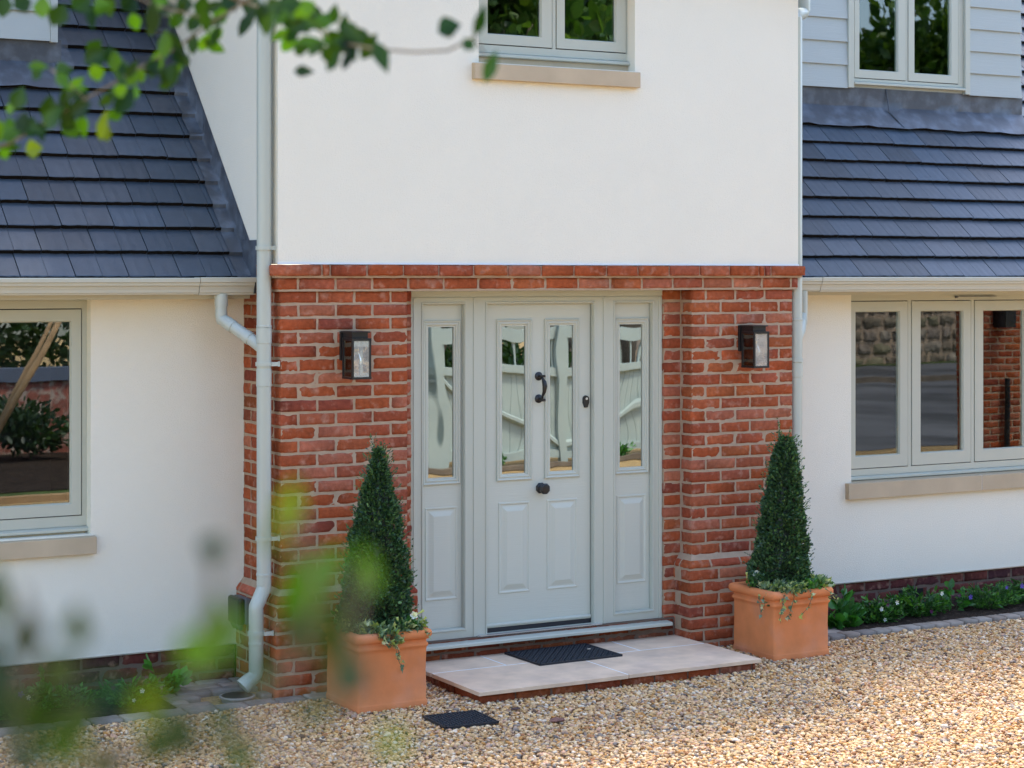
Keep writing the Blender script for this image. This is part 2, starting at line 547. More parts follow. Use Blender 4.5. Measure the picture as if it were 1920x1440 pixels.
for (x0, x1, side, ph) in piers:
    bs = pier_boxes(x0, x1, side, range(0, 22), ph)
    # recessed half-brick returns beside the door frame
    for k in range(0, 29):
        z0 = COUR[k]
        o = .02 if k % 2 else 0
        if side < 0: bs.append((x1 - .05, .868 - o * .2, .132, .25, z0, z0 + .065))
        else: bs.append((2.603 + o * .2, x0 + .06, .132, .25, z0, z0 + .065))
    pier = bricks('brick_pier', bs, H, 11 + ph)
    mb = MB()
    e = .0045
    mb.box(x0 + e, x1 - e, e, .5625, .5, 2.222)
    if side < 0: mb.box(x1 - e, .864, .1365, .5, -.1, 2.215)
    else: mb.box(2.607, x0 + e, .1365, .5, -.1, 2.215)
    mb.build('mortar', M['mortar'], pier)
    # plinth
    px0, px1 = x0 - PL, x1 + PL
    bs = pier_boxes(px0, px1, side, range(23, 30), ph, y0=-PL)
    pb = bricks('brick_plinth', bs, H, 17 + ph)
    mb = MB()
    mb.box(px0 + e, px1 - e, -PL + e, .5625, -.12, .497)
    # sloped plinth course
    mb.build('mortar', M['mortar'], pb)
    zt, zl, zb = .566, .518, .498
    bs, mods = [], {}
    def bev(front, inner):
        """push the upper edge of a plinth course brick back to the wall face"""
        def fn(V):
            t = np.clip((V[:, 2] - zl) / (zt - zl), 0, 1)
            V = V.copy()
            W = V.copy()
            W[:, 1] = np.where(V[:, 1] < 0.06, np.maximum(V[:, 1], -PL + t * (PL + .004)), V[:, 1])
            W[:, 0] = np.minimum(np.maximum(V[:, 0], px0 + t * (PL + .004)), px1 - t * (PL + .004))
            return W
        return fn
    for (a, b) in run(px0, px1, BLn + .02 if ph == 0 else .16):
        mods[len(bs)] = bev(0, 0); bs.append((a, b, -PL, .07, zb, zt))
    xa, xb = (px0, px0 + .09) if side < 0 else (px1 - .09, px1)
    for (a, b) in run(.08, .5625, BLn):
        mods[len(bs)] = bev(0, 0); bs.append((xa, xb, a, b, zb, zt))
    xa, xb = (px1 - .09, px1) if side < 0 else (px0, px0 + .09)
    mods[len(bs)] = bev(0, 0); bs.append((xa, xb, .08, .128, zb, zt))
    bricks('plinth_course', bs, pb, 23 + ph, mods=mods, pal=PAL * np.array([1.12, 1.0, 1.0]))
    mb = MB()
    o = .006
    vs = [(px0 + o, -PL + o, zb - .004), (px1 - o, -PL + o, zb - .004), (px1 - o, .5625, zb - .004), (px0 + o, .5625, zb - .004),
          (px0 + o, -PL + o, zl - .004), (px1 - o, -PL + o, zl - .004), (px1 - o, .5625, zl - .004), (px0 + o, .5625, zl - .004),
          (x0 + e, e, zt + .012), (x1 - e, e, zt + .012), (x1 - e, .5625, zt + .012), (x0 + e, .5625, zt + .012)]
    fs = [(3, 2, 1, 0)] + [(k * 4 + j, k * 4 + (j + 1) % 4, k * 4 + (j + 1) % 4 + 4, k * 4 + j + 4) for k in (0, 1) for j in range(4)] + [(8, 9, 10, 11)]
    mb.add(vs, fs).build('bedding', M['mortar'], pb)

# corbelled band over the opening
bs = []
for (a, b) in run(-.024, 3.527, .115): bs.append((a, b, -.022, .09, 2.223, 2.288))
for (a, b) in run(.10, .56, BLn): bs += [(-.024, .08, a, b, 2.223, 2.288), (3.42, 3.527, a, b, 2.223, 2.288)]
band = bricks('brick_band', bs, H, 31)
xs = [(-.062, .222), (.232, .272)] + run(.282, 3.24, BLn) + [(3.25, 3.29), (3.30, 3.56)]
bs = []
for (a, b) in xs: bs.append((a, b, -.055, .09, 2.298, 2.361))
for (a, b) in run(.10, .215, BLn): bs += [(-.062, .06, a, b, 2.298, 2.361), (3.44, 3.56, a, b, 2.298, 2.361)]
bricks('corbel_course', bs, band, 32)
mb = MB()
mb.box(-.018, 3.521, -.016, .5625, 2.213, 2.293).box(-.045, 3.545, -.038, .205, 2.288, 2.357)
mb.build('mortar', M['mortar'], band)
mb = MB()
mb.box(.775, 2.72, -.014, .155, 2.2125, 2.2195).build('steel_lintel', M['pvc'], H)

# masonry under the door
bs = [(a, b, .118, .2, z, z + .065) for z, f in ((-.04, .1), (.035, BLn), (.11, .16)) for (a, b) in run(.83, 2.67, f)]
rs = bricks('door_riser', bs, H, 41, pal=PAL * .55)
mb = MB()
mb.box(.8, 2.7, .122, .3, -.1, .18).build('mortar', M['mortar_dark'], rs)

# wing plinths: dark brick below the render
PD = np.array([(.12, .035, .028), (.15, .042, .028), (.10, .035, .032), (.085, .038, .038), (.16, .048, .03)])
for (x0, x1, sd_) in ((-6, -.045, 51), (3.545, 9.5, 52)):
    bs = []
    for j, z in enumerate((.125, .05, -.025)):
        for (a, b) in run(x0, x1, BLn if j % 2 else HD): bs.append((a, b, .572, .66, z, z + .065))
    wp = bricks('wall_plinth', bs, H, sd_, pal=PD)
    mb = MB()
    mb.box(x0, x1, .576, .7, -.1, .192).build('mortar', M['mortar_dark'], wp)

# ---- rendered walls
UW = (1.223, 2.295, 3.535, 4.62)      # upper window opening
mb = MB()
plate(mb, -.022, 3.527, 2.367, 4.17, -.02, .25, [UW[:3] + (4.05,)])
mb.box(-.022, .2, .25, 4.2, 2.367, 4.17).box(3.3, 3.527, .25, 4.2, 2.367, 4.17)
mb.build('porch_wall', M['render'], H)
mb = MB()
mb.box(-.026, 3.531, -.0245, -.014, 2.3625, 2.3725)
mb.build('render_bead', M['bead'], H)
MB().box(-5.98, 9.48, 1.42, 7.9, -.1, 2.24).build('light_stop_core', M['dark'], H)  # unseen solid block added to stop sun leaking through the house
MB().box(-5.99, -5.85, .76, 1.41, -.1, 2.24).build('left_light_stop', M['render'], H)  # unseen end slab added to close the shell against stray sun
MB().box(9.35, 9.49, .76, 1.41, -.1, 2.24).build('right_light_stop', M['render'], H)  # matching unseen slab, likewise added to keep sun out
MB().box(-.034, -.0235, .24, .50, 2.24, 2.50).build('lead_kick', M['lead'], H)
LW = (-2.05, -.893, .875, 2.19)
RW = (4.425, 6.76, .875, 2.19)
mb = MB()
plate(mb, -6, .06, .198, 2.25, .56, .75, [LW])
mb.build('left_wall', M['render'], H)
mb = MB()
plate(mb, 3.44, 9.5, .204, 2.25, .56, .75, [RW])
mb.build('right_wall', M['render'], H)
MB().box(-6, -.0, .555, .57, .191, .1985).build('bell_bead', M['alu'], H)
MB().box(3.5, 9.5, .555, .57, .197, .2045).build('bell_bead', M['alu'], H)

# ---- stone sills
def sill(parent, x0, x1, z0, z1, y0, y1, joints=()):
    mb = MB()
    edges = [x0, *joints, x1]
    for a, b in zip(edges[:-1], edges[1:]):
        a2 = a + (.002 if a != x0 else 0); b2 = b - (.002 if b != x1 else 0)
        vs = [(a2, y0, z0), (b2, y0, z0), (b2, y1, z0), (a2, y1, z0), (a2, y0, z1 - .008), (b2, y0, z1 - .008), (b2, y1, z1 + .004), (a2, y1, z1 + .004)]
        mb.add(vs, [(3, 2, 1, 0), (4, 5, 6, 7), (0, 1, 5, 4), (2, 3, 7, 6), (1, 2, 6, 5), (3, 0, 4, 7)])
    for j in joints: mb.box(j - .002, j + .002, y0 + .002, y1, z0 + .002, z1 - .006, mi=1)
    return mb.build('stone_sill', [M['stone'], M['bead']], parent, bevel=.003)

# ---- windows
def window(x0, x1, z0, z1, y, sashes, name='window', sill_box=None, label=None, blind=None, joints=(), deep=.7, dark_h=None):
    """frame outer x0..x1 / z0..z1, front at y; sashes: list of (sx0,sx1,sz0,sz1, glass rect)"""
    mb = MB()
    holes = [(s[0] - .006, s[1] + .006, s[2] - .006, s[3] + .006) for s in sashes]
    plate(mb, x0, x1, z0, z1, y + .004, y + .07, holes)
    fr = mb.build(name, M['paint'], H, bevel=.0015)
    if label: fr['label'] = label
    mb = MB()
    for s in sashes: mb.box(s[0] - .003, s[1] + .003, y + .03, y + .062, s[2] - .003, s[3] + .003)
    # gasket frame behind the sashes shows as the dark line
    mb = MB()
    for s in sashes:
        plate(mb, s[0] - .0057, s[1] + .0057, s[2] - .0057, s[3] + .0057, y + .014, y + .03, [(s[0] + .02, s[1] - .02, s[2] + .02, s[3] - .02)])
    mb.build('gasket', M['rubber'], fr)
    for s in sashes:
        gx0, gx1, gz0, gz1 = s[4]
        mb = MB()
        plate(mb, s[0], s[1], s[2], s[3], y, y + .035, [(gx0, gx1, gz0, gz1)])
        mb.rings(gx0, gx1, gz0, gz1, [(0, y + .001), (.006, y + .016), (.0065, y + .03)], cap=False)
        mb.build('sash', M['paint'], fr, bevel=.0012)
        mb = MB()
        mb.box(gx0 + .005, gx1 - .005, y + .018, y + .022, gz0 + .005, gz1 - .005)
        mb.build('pane', M['glass'], fr)
        mb = MB()      # black spacer of the sealed unit
        plate(mb, gx0 + .004, gx1 - .004, gz0 + .004, gz1 - .004, y + .023, y + .04, [(gx0 + .013, gx1 - .013, gz0 + .013, gz1 - .013)])
        mb.build('spacer', M['black'], fr)
    # moulded sub sill
    mb = MB()
    prof = [(y + .02, z0), (y - .012, z0 - .004), (y - .03, z0 - .012), (y - .03, z0 - .024), (y - .022, z0 - .028), (y + .02, z0 - .028)]
    n = len(prof)
    vs = [(x0, a, b) for a, b in prof] + [(x1, a, b) for a, b in prof]
    mb.add(vs, [(i, (i + 1) % n, (i + 1) % n + n, i + n) for i in range(n)] + [tuple(range(n - 1, -1, -1)), tuple(range(n, 2 * n))])
    mb.build('sub_sill', M['paint'], fr)
    if sill_box: MB().box(x0 + .01, x1 - .01, y - .004, y + .068, sill_box[3] + .001, z0 - .029).build('packer', M['stone'], fr)
    # near-black box in place of the unlit room behind
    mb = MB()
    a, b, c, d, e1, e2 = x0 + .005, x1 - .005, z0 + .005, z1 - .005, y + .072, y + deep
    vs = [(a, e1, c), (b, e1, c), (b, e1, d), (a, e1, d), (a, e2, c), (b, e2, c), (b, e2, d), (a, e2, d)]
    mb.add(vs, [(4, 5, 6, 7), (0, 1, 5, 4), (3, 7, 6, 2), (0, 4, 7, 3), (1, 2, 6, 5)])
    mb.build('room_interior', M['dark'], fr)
    if sill_box: sill(fr, *sill_box, joints=joints)
    if blind:
        mb = MB()
        mb.box(x0 + .04, x1 - .04, y + .1, y + .104, blind, z1 - .03).box(x0 + .04, x1 - .04, y + .094, y + .11, blind - .022, blind)
        mb.build('roller_blind', M['blind'], fr)
    return fr
lw = window(-2.05, -.893, .915, 2.165, .63,
            [(-1.47, -.926, .977, 2.113, (-1.405, -.980, 1.039, 2.050)), (-2.03, -1.487, .977, 2.113, (-1.97, -1.55, 1.039, 2.050))],
            sill_box=(-2.1, -.870, .770, .872, .52, .68), label='ground floor casement window left of the porch')
MB().box(-2.05, -.893, .625, .72, 2.166, 2.19).build('head_trim', M['paint'], lw)
ss = [(4.441 + .583 * i, 4.985 + .583 * i, .968, 2.120, (4.519 + .583 * i, 4.917 + .583 * i, 1.049, 2.053)) for i in range(4)]
rw = window(4.425, 6.76, .918, 2.170, .63, ss, sill_box=(4.374, 6.82, .772, .888, .52, .68), joints=(5.575,), label='wide ground floor casement window of four lights right of the porch')
MB().box(4.425, 6.76, .625, .72, 2.171, 2.19).build('head_trim', M['paint'], rw)
MB().box(5.42, 5.80, .615, .633, 2.150, 2.154).box(5.42, 5.435, .612, .633, 2.142, 2.156).build('trickle_vent', M['grey_plastic'], rw)
window(1.223, 2.31, 3.605, 4.05, .06,
       [(1.262, 1.760, 3.656, 4.03, (1.325, 1.691, 3.713, 3.99)), (1.794, 2.282, 3.656, 4.03, (1.849, 2.214, 3.713, 3.99))],
       sill_box=(1.178, 2.311, 3.434, 3.535, -.06, .12), label='upper casement window above the front door')

# ---- entrance: frame, side panels, door
def ring_frame(mb, x0, x1, z0, z1, hx0, hx1, hz0, hz1, y, d=.07):
    plate(mb, x0, x1, z0, z1, y, y + d, [(hx0, hx1, hz0, hz1)])
    # mitre lines and raised step towards the rebate
    w = .014
    for a in ((hx0 - w, hx1 + w, hz0 - w, hz1 + w),):
        mb.rings(*a, [(0, y - .0005), (.003, y - .006), (w - .003, y - .006), (w, y + .001), (w + .003, y + .02)], cap=False)
    return mb
YF = .15
mb = MB()
ring_frame(mb, .872, 1.284, .168, 2.172, .950, 1.219, .236, 2.133, YF)
ring_frame(mb, 1.289, 2.181, .168, 2.172, 1.371, 2.106, .186, 2.133, YF)
ring_frame(mb, 2.186, 2.605, .168, 2.172, 2.262, 2.532, .236, 2.133, YF)
mb.box(.872, 2.605, YF - .004, YF + .07, 2.176, 2.2115)
mb.box(.872, 2.605, YF + .006, YF + .06, 2.170, 2.178)
for x in (.893, 1.2865, 2.1835, 2.585): mb.box(x - .009, x + .009, YF - .006, YF + .01, .17, 2.170)
dfm = mb.build('door_frame', M['paint'], H, bevel=.0012)
mb = MB()
prof = [(.055, .143), (.055, .158), (.062, .164), (.16, .170), (.16, .143)]
n = len(prof)
mb.add([(.80, a, b) for a, b in prof] + [(2.622, a, b) for a, b in prof],
       [(i, (i + 1) % n, (i + 1) % n + n, i + n) for i in range(n)] + [tuple(range(n - 1, -1, -1)), tuple(range(n, 2 * n))])
mb.build('door_sill', M['paint'], dfm, bevel=.002)
MB().box(1.30, 2.16, .128, .20, .169, .182).box(1.31, 2.15, .122, .15, .176, .186).build('threshold', M['alu'], dfm)

def glazed(parent, mb_holder, gx0, gx1, gz0, gz1, y):
    """moulded bead round a glazed light, with its pane"""
    mb = MB()
    mb.rings(gx0 - .040, gx1 + .040, gz0 - .040, gz1 + .040,
             [(0, y + .001), (.001, y - .010), (.006, y - .013), (.012, y - .010), (.015, y - .006), (.024, y - .009), (.030, y - .007), (.034, y + .001), (.040, y + .008), (.041, y + .016)], cap=False)
    mb.build('glazing_bead', M['paint'], parent)
    mb = MB()
    mb.box(gx0 - .002, gx1 + .002, y + .010, y + .014, gz0 - .002, gz1 + .002)
    mb.build('pane', M['doorglass'], parent)
    mb = MB()
    plate(mb, gx0 - .001, gx1 + .001, gz0 - .001, gz1 + .001, y + .015, y + .03, [(gx0 + .009, gx1 - .009, gz0 + .007, gz1 - .007)])
    mb.build('spacer', M['black'], parent)
    mb = MB()
    mb.box(gx0 - .01, gx1 + .01, y + .039, y + .043, gz0 - .01, gz1 + .01)
    mb.build('dark_backing', M['dark'], parent)  # black sheet in place of the unlit inside
def raised(parent, x0, x1, z0, z1, y):
    mb = MB()
    mb.rings(x0, x1, z0, z1, [(0, y + .001), (.004, y - .005), (.010, y - .005), (.016, y - .0005), (.024, y - .0008), (.029, y - .002), (.052, y - .010), (.055, y - .0105)], cap=True)
    mb.build('raised_panel', M['door'], parent)
Y1 = .182
def leaf(name, x0, x1, z0, z1, holes, label=None):
    mb = MB()
    plate(mb, x0, x1, z0, z1, Y1, Y1 + .044, holes)
    o = mb.build(name, M['door'], H)
    if label: o['label'] = label
    return o
for k, (px0, px1, gx0, gx1, rx0, rx1) in enumerate(((.951, 1.218, .998, 1.166, .975, 1.190), (2.263, 2.531, 2.314, 2.482, 2.290, 2.508))):
    o = leaf('side_panel', px0, px1, .237, 2.132, [(gx0, gx1, 1.12, 2.0)])
    glazed(o, None, gx0, gx1, 1.12, 2.0, Y1)
    raised(o, rx0, rx1, .405, .950, Y1)
door = leaf('front_door', 1.376, 2.101, .216, 2.130, [(1.488, 1.650, 1.12, 2.0), (1.818, 1.983, 1.12, 2.0)], 'sage green panelled front door with two tall glazed lights')
glazed(door, None, 1.488, 1.650, 1.12, 2.0, Y1)
glazed(door, None, 1.818, 1.983, 1.12, 2.0, Y1)
raised(door, 1.462, 1.678, .410, .952, Y1)
raised(door, 1.793, 2.010, .410, .952, Y1)
mb = MB()
mb.tube([(1.380, Y1 - .006, .230), (2.098, Y1 - .006, .230)], .011, 10).box(1.380, 2.098, Y1 - .008, Y1 + .001, .216, .230)
mb.build('weather_bar', M['paint'], door)
MB().box(1.372, 2.105, Y1 - .004, Y1 + .03, .1865, .2155).build('dark_gap_strip', M['rubber'], door)  # black strip put in for the dark gap under the door
# doctor style pull handle
mb = MB()
hx = 1.738
for z in (1.697, 1.562):
    mb.lathe([(.026, Y1), (.026, Y1 - .005), (.019, Y1 - .010), (.010, Y1 - .014), (.009, Y1 - .03)], (hx, 0, z), 'Y', 20)
mb.tube([(hx, Y1 - .022, 1.697), (hx, Y1 - .045, 1.697), (hx, Y1 - .052, 1.695)], [.009, .010, .006], 12)
mb.tube([(hx - .012, Y1 - .045, 1.699), (hx + .02, Y1 - .045, 1.699)], .007, 10)
mb.tube([(hx, Y1 - .048, 1.690), (hx + .002, Y1 - .052, 1.680), (hx + .004, Y1 - .062, 1.665), (hx + .004, Y1 - .070, 1.640), (hx + .003, Y1 - .064, 1.605), (hx, Y1 - .050, 1.580), (hx, Y1 - .046, 1.562)],
        [.007, .008, .014, .015, .011, .007, .007], 14)
mb.tube([(hx, Y1 - .02, 1.562), (hx, Y1 - .058, 1.556)], [.010, .009], 12)
mb.tube([(hx - .010, Y1 - .05, 1.556), (hx + .016, Y1 - .05, 1.556)], .009, 10)
mb.build('pull_handle', M['black'], door, smooth=True, autosmooth=True)
mb = MB()
mb.lathe([(.034, Y1), (.034, Y1 - .007), (.028, Y1 - .012), (.013, Y1 - .018), (.013, Y1 - .034), (.022, Y1 - .038), (.033, Y1 - .044), (.034, Y1 - .058), (.026, Y1 - .064), (.012, Y1 - .066)], (1.752, 0, 1.025), 'Y', 8)
mb.build('door_knob', M['black'], door)
mb = MB()
sh = [(math.cos(t) * .022, math.sin(t) * .022 + .012) for t in [math.pi * k / 10 for k in range(11)]] + [(-.022, -.012), (-.013, -.030), (-.012, -.040), (.012, -.040), (.013, -.030), (.022, -.012)]
cx_, cz_ = 2.068, 1.538
n = len(sh)
mb.add([(cx_ + a, Y1, cz_ + b) for a, b in sh] + [(cx_ + a * .9, Y1 - .012, cz_ + b * .94) for a, b in sh], [tuple((i, (i + 1) % n, (i + 1) % n + n, i + n)) for i in range(n)] + [tuple(range(n, 2 * n))])
lk = mb.build('lock_cover', M['black'], door)
MB().lathe([(.008, Y1 - .010), (.008, Y1 - .0145)], (cx_ + .001, 0, cz_ + .014), 'Y', 14).build('keyhole', M['alu'], door)

# ---- roofs
AL = R(47)
CA, SA = math.cos(AL), math.sin(AL)
EY, EZ = .385, 2.268
def rp(x, s, nrm):      # point on the tiled slope, s metres up from the eave, nrm above the deck
    return (x, EY + s * CA - nrm * SA, EZ + s * SA + nrm * CA)
EXPO, TW, TT = .1915, .149, .032
def tiles(name, x0, x1, rows, seed, anchor, skip=None):
    rg = random.Random(seed)
    mb = MB()
    nseg = 5
    for r in range(rows):
        s0 = r * EXPO
        sh = (r % 2) * TW
        k0 = int(math.floor((x0 - anchor - sh) / TW)) - 1
        x = anchor + sh + k0 * TW
        kk = k0
        while x < x1:
            a = max(x0, x + (.0028 if kk % 2 == 0 else .0010))
            b = min(x1, x + TW - (.0028 if kk % 2 else .0010))
            if b - a > .01 and not (skip and skip((a + b) / 2, s0)):
                if kk % 2 == 0 or not mb.v:
                    v = rg.uniform(.74, 1.24)
                    hu = rg.uniform(-.006, .006)
                    c0 = ((.052 + hu) * v, .068 * v, (.090 - hu) * v)
                    dn = rg.uniform(-.001, .0012)
                    ds = rg.uniform(-.0025, .0025)
                vs, fs = [], []
                for i in range(nseg + 1):
                    xx = a + (b - a) * i / nseg
                    j1, j2 = rg.uniform(-.002, .002), rg.uniform(-.002, .0015)
                    wv = .0008 * math.sin(xx * 90)
                    vs += [rp(xx, s0 + ds + j1 + .001, .012 + dn + j2), rp(xx, s0 + ds + j1, .010 + TT + dn + wv), rp(xx, s0 + ds + .006, .0125 + TT + dn + wv), rp(xx, s0 + .27, .004 + dn)]
                for i in range(nseg):
                    q = i * 4
                    fs += [(q + 1, q, q + 4, q + 5), (q + 2, q + 1, q + 5, q + 6), (q + 3, q + 2, q + 6, q + 7)]
                fs2 = [(0, 1, 2), (0, 2, 3), (nseg * 4 + 2, nseg * 4 + 1, nseg * 4), (nseg * 4 + 3, nseg * 4 + 2, nseg * 4)]
                o = len(mb.v)
                mb.add(vs, [], c0)
                for q, f in enumerate(fs):
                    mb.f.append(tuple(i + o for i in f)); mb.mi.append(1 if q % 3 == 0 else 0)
                for f in fs2:
                    mb.f.append(tuple(i + o for i in f)); mb.mi.append(0)
            x += TW; kk += 1
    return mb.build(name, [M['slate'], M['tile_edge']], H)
DY = 1.50                                      # front of the dormer boards
sD = (1.53 - EY) / CA
rl = tiles('left_roof', -6, -.012, 22, 3, -1.338, lambda x, s: x < -.86 and s > sD + .1)
rr_ = tiles('right_roof', 3.535, 9.4, 22, 4, 4.065, lambda x, s: 4.3 < x < 6.85 and s > sD + .1)
for (a, b) in ((-6, -.012), (3.535, 9.4)):
    mb = MB()                                  # roof deck under the tiles, and back slope
    p = [rp(a, -.0, 0), rp(b, -.0, 0), rp(b, 22 * EXPO, 0), rp(a, 22 * EXPO, 0)]
    q = [(a, 8.0, 2.3), (b, 8.0, 2.3)]
    mb.add(p + q, [(0, 1, 2, 3), (3, 2, 5, 4)])
    mb.build('roof_deck', M['tile_edge'], rl if a < 0 else rr_)

# lead along the porch wall, following the courses
def step_profile(smax):
    pts = []
    for r in range(int(smax / EXPO)):
        s0 = r * EXPO
        pts += [(s0 - .006, .012 + TT), (s0 + .014, .016 + TT), (s0 + EXPO * .90, .026)]
    return pts
pr = step_profile(3.3)
rgl = random.Random(9)
def lead_strip(xa, xb, xw, prof, up, parent, name='lead_flashing'):
    mb = MB()
    vs = []
    for s, n in prof:
        j = rgl.uniform(-.004, .004)
        p0, p1, p2 = rp(xa + j, s, n), rp(xb, s, n + .001), rp(xw, s, n)
        q = rp(xw, s, .035)
        vs += [p0, p1, (xw, q[1] - .010, q[2] + .02), (xw, q[1] - .010, q[2] + up)]
    fs = [(i * 4 + j + 1, i * 4 + j, i * 4 + j + 4, i * 4 + j + 5) for i in range(len(prof) - 1) for j in range(3)]
    mb.add(vs, fs)
    return mb.build(name, M['lead'], parent, smooth=True, autosmooth=True)
cut = next(i for i, (s, n) in enumerate(pr) if s > 1.28)
lead_strip(-.115, -.035, -.0235, pr[:cut + 1], .155, rl)
lead_strip(-.118, -.034, -.0255, [(s, n + .003) for s, n in pr[cut - 1:]], .155, rl)

# dormers
def dormer(x0, x1, win, ztop, parent_roof, board0, right_trim=True, name='dormer', label=None):
    d = MB().box(x0 - .2, x1 + .2, DY - .25, 4.2, ztop, ztop + .1).build(name, M['lead'], H)
    if label: d['label'] = label
    e = .172
    zs = board0
    holes = [(win[0] - .06, win[1] + .055)] if win else []
    spans = [(x0, x1)] if not win else [(x0, win[0] - .055), (win[1] + .05, x1)]
    for (a, b) in spans:
        mb = MB()
        z = zs
        while z < ztop:
            b2 = b - .043 if (right_trim and abs(b - x1) < .001) else b
            vs = [(a, DY, z), (b2, DY, z), (b2, DY + .016, z + e + .006), (a, DY + .016, z + e + .006),
                  (a, DY + .011, z), (b2, DY + .011, z), (b2, DY + .027, z + e + .006), (a, DY + .027, z + e + .006)]
            mb.add(vs, [(0, 1, 2, 3), (0, 4, 5, 1), (1, 5, 6, 2), (0, 3, 7, 4)])
            z += e
        mb.build('cladding', M['clad'], d)
    if right_trim: MB().box(x1 - .042, x1, DY - .006, DY + .03, zs - .006, ztop).build('corner_trim', M['clad'], d)
    mb = MB()                                   # body behind the boards, cheeks and flat top
    mb.box(x0 + .01, x1 - .01, DY + .03, 4.0, zs + .01, ztop) if not win else plate(mb, x0 + .01, x1 - .01, zs + .01, ztop, DY + .03, DY + .06, [(win[0], win[1], win[2], win[3])])
    if win: mb.box(x0 + .01, x0 + .04, DY + .06, 4.0, zs + .01, ztop).box(x1 - .04, x1 - .01, DY + .06, 4.0, zs + .01, ztop)
    mb.build('dormer_body', M['clad'], d)
    if win:
        MB().box(win[0] - .055, win[0] - .002, DY - .008, DY + .06, win[2] - .025, ztop).build('window_trim', M['paint'], d, bevel=.001)
        MB().box(win[1] + .002, win[1] + .05, DY - .008, DY + .06, win[2] - .025, ztop).build('window_trim', M['paint'], d, bevel=.001)
    # lead apron: upstand, and skirt dressed over the tiles
    mb = MB()
    nx = 30
    zt = zs + .012
    vs = []
    s1 = (1.545 - EY) / CA
    for i in range(nx + 1):
        x = x0 + (x1 + .03 - x0) * i / nx
        w1 = .004 * math.sin(x * 11) + .003 * math.sin(x * 23 + 1)
        a = rp(x, s1 - .19 + w1 * 2, .047 + abs(w1))
        b = rp(x, s1 - .10, .050 + w1)
        c = rp(x, s1 - .015, .047 + w1)
        vs += [a, b, c, (x, 1.532 + w1 * .5, c[2] + .035), (x, 1.530 + w1 * .6, (zt + c[2]) / 2), (x, 1.527, zt)]
    fs = [(i * 6 + j, i * 6 + j + 6, i * 6 + j + 7, i * 6 + j + 1) for i in range(nx) for j in range(5)]
    mb.add(vs, fs)
    for sx in (x0 + .52 * (x1 - x0),):
        pa, pb = rp(sx, s1 - .19, .051), rp(sx - .03, s1 - .015, .051)
        mb.tube([(pa[0] + .02, pa[1], pa[2]), pb, (sx - .035, 1.527, zt)], .0045, 6)
    mb.build('lead_apron', M['lead'], d, smooth=True, autosmooth=True)
    return d
rd = dormer(4.15, 6.895, (5.212, 6.300, 3.727, 5.02), 5.9, rr_, 3.697, right_trim=False, label='boarded dormer on the right roof')  # top out of view raised to lengthen its shadow on the gravel
window(5.212, 6.300, 3.755, 5.0, 1.515,
       [(5.232, 5.726, 3.782, 4.95, (5.277, 5.653, 3.840, 4.90)), (5.752, 6.247, 3.782, 4.95, (5.810, 6.180, 3.840, 4.90))], blind=4.315, deep=1.2, label='dormer casement window with a pale blind')
dl = dormer(-3.4, -.808, None, 5.9, rl, 3.695, label='boarded dormer on the left roof')  # unseen top raised here too for a longer shadow
pr2 = [(s, n + .004) for s, n in step_profile(3.0) if s > sD - .08]
lead_strip(-.70, -.79, -.812, pr2, .0, dl, 'lead_soaker')

# unseen porch roof, hipped to shorten its shadow on the gravel
mb = MB()
vs = [(-.2, -.10, 4.16), (3.7, -.10, 4.16), (3.7, 5, 4.16), (-.2, 5, 4.16), (-.2, -.10, 4.22), (3.7, -.10, 4.22), (3.7, 5, 4.22), (-.2, 5, 4.22), (1.75, 1.85, 6.2), (1.75, 5, 6.2)]
mb.add(vs, [(0, 4, 5, 1), (1, 5, 6, 2), (2, 6, 7, 3), (3, 7, 4, 0), (4, 8, 5), (5, 8, 9, 6), (6, 9, 7), (7, 9, 8, 4)], (.05, .055, .07))
mb.build('porch_roof', M['slate'], H)
# unseen block added behind the porch to keep sun off the left roof
MB().box(-.020, 3.525, 1.55, 6.5, 4.0, 6.2).build('sun_block_wall', M['render'], H)
mb = MB()
vs = [(a, b, c) for a in (-.25, 3.75) for b, c in ((1.3, 6.15), (4.0, 8.9), (6.7, 6.15), (6.7, 6.05), (1.3, 6.05))]
mb.add(vs, [(0, 5, 6, 1), (1, 6, 7, 2), (2, 7, 8, 3), (3, 8, 9, 4), (4, 9, 5, 0), (4, 3, 2, 1, 0), (5, 6, 7, 8, 9)], (.05, .055, .07))
mb.build('sun_block_roof', M['slate'], H)
mb = MB()
mb.box(-.2, -.0225, -.2, 5, 4.155, 4.17).build('soffit', M['paint'], H)
MB().box(3.5275, 3.7, -.2, 5, 4.155, 4.17).build('soffit', M['paint'], H)
MB().box(-.0225, 3.5275, -.1, -.021, 4.155, 4.17).build('soffit', M['paint'], H)

# ---- gutters
GP = [(.375, 2.288), (.262, 2.288), (.259, 2.284), (.259, 2.264), (.266, 2.260), (.268, 2.246), (.276, 2.238), (.282, 2.222), (.284, 2.207), (.290, 2.203), (.292, 2.196), (.375, 2.196)]
def gutter(x0, x1, joint, jit):
    mb = MB()
    n = len(GP)
    def ext(a, b, off):
        pts = [(y - off if y < .37 else y, z + (off if z > 2.28 else (-off if z < 2.2 else 0))) for y, z in GP]
        mb.add([(a, p, q) for p, q in pts] + [(b, p, q) for p, q in pts],
               [(i, (i + 1) % n, (i + 1) % n + n, i + n) for i in range(n)] + [tuple(range(n - 1, -1, -1)), tuple(range(n, 2 * n))])
    ext(x0, joint - .003, 0)
    ext(joint, x1, .003)
    gt = mb.build('gutter', M['pvc'], H)
    mb = MB()
    mb.box(x0, x1, .376, .395, 2.17, 2.27).box(x0, x1, .395, .565, 2.184, 2.196)
    mb.build('fascia', M['pvc'], H)
    return gt
gl = gutter(-6, -.030, -.365, 0)
gr = gutter(3.535, 9.4, 3.945, 0)
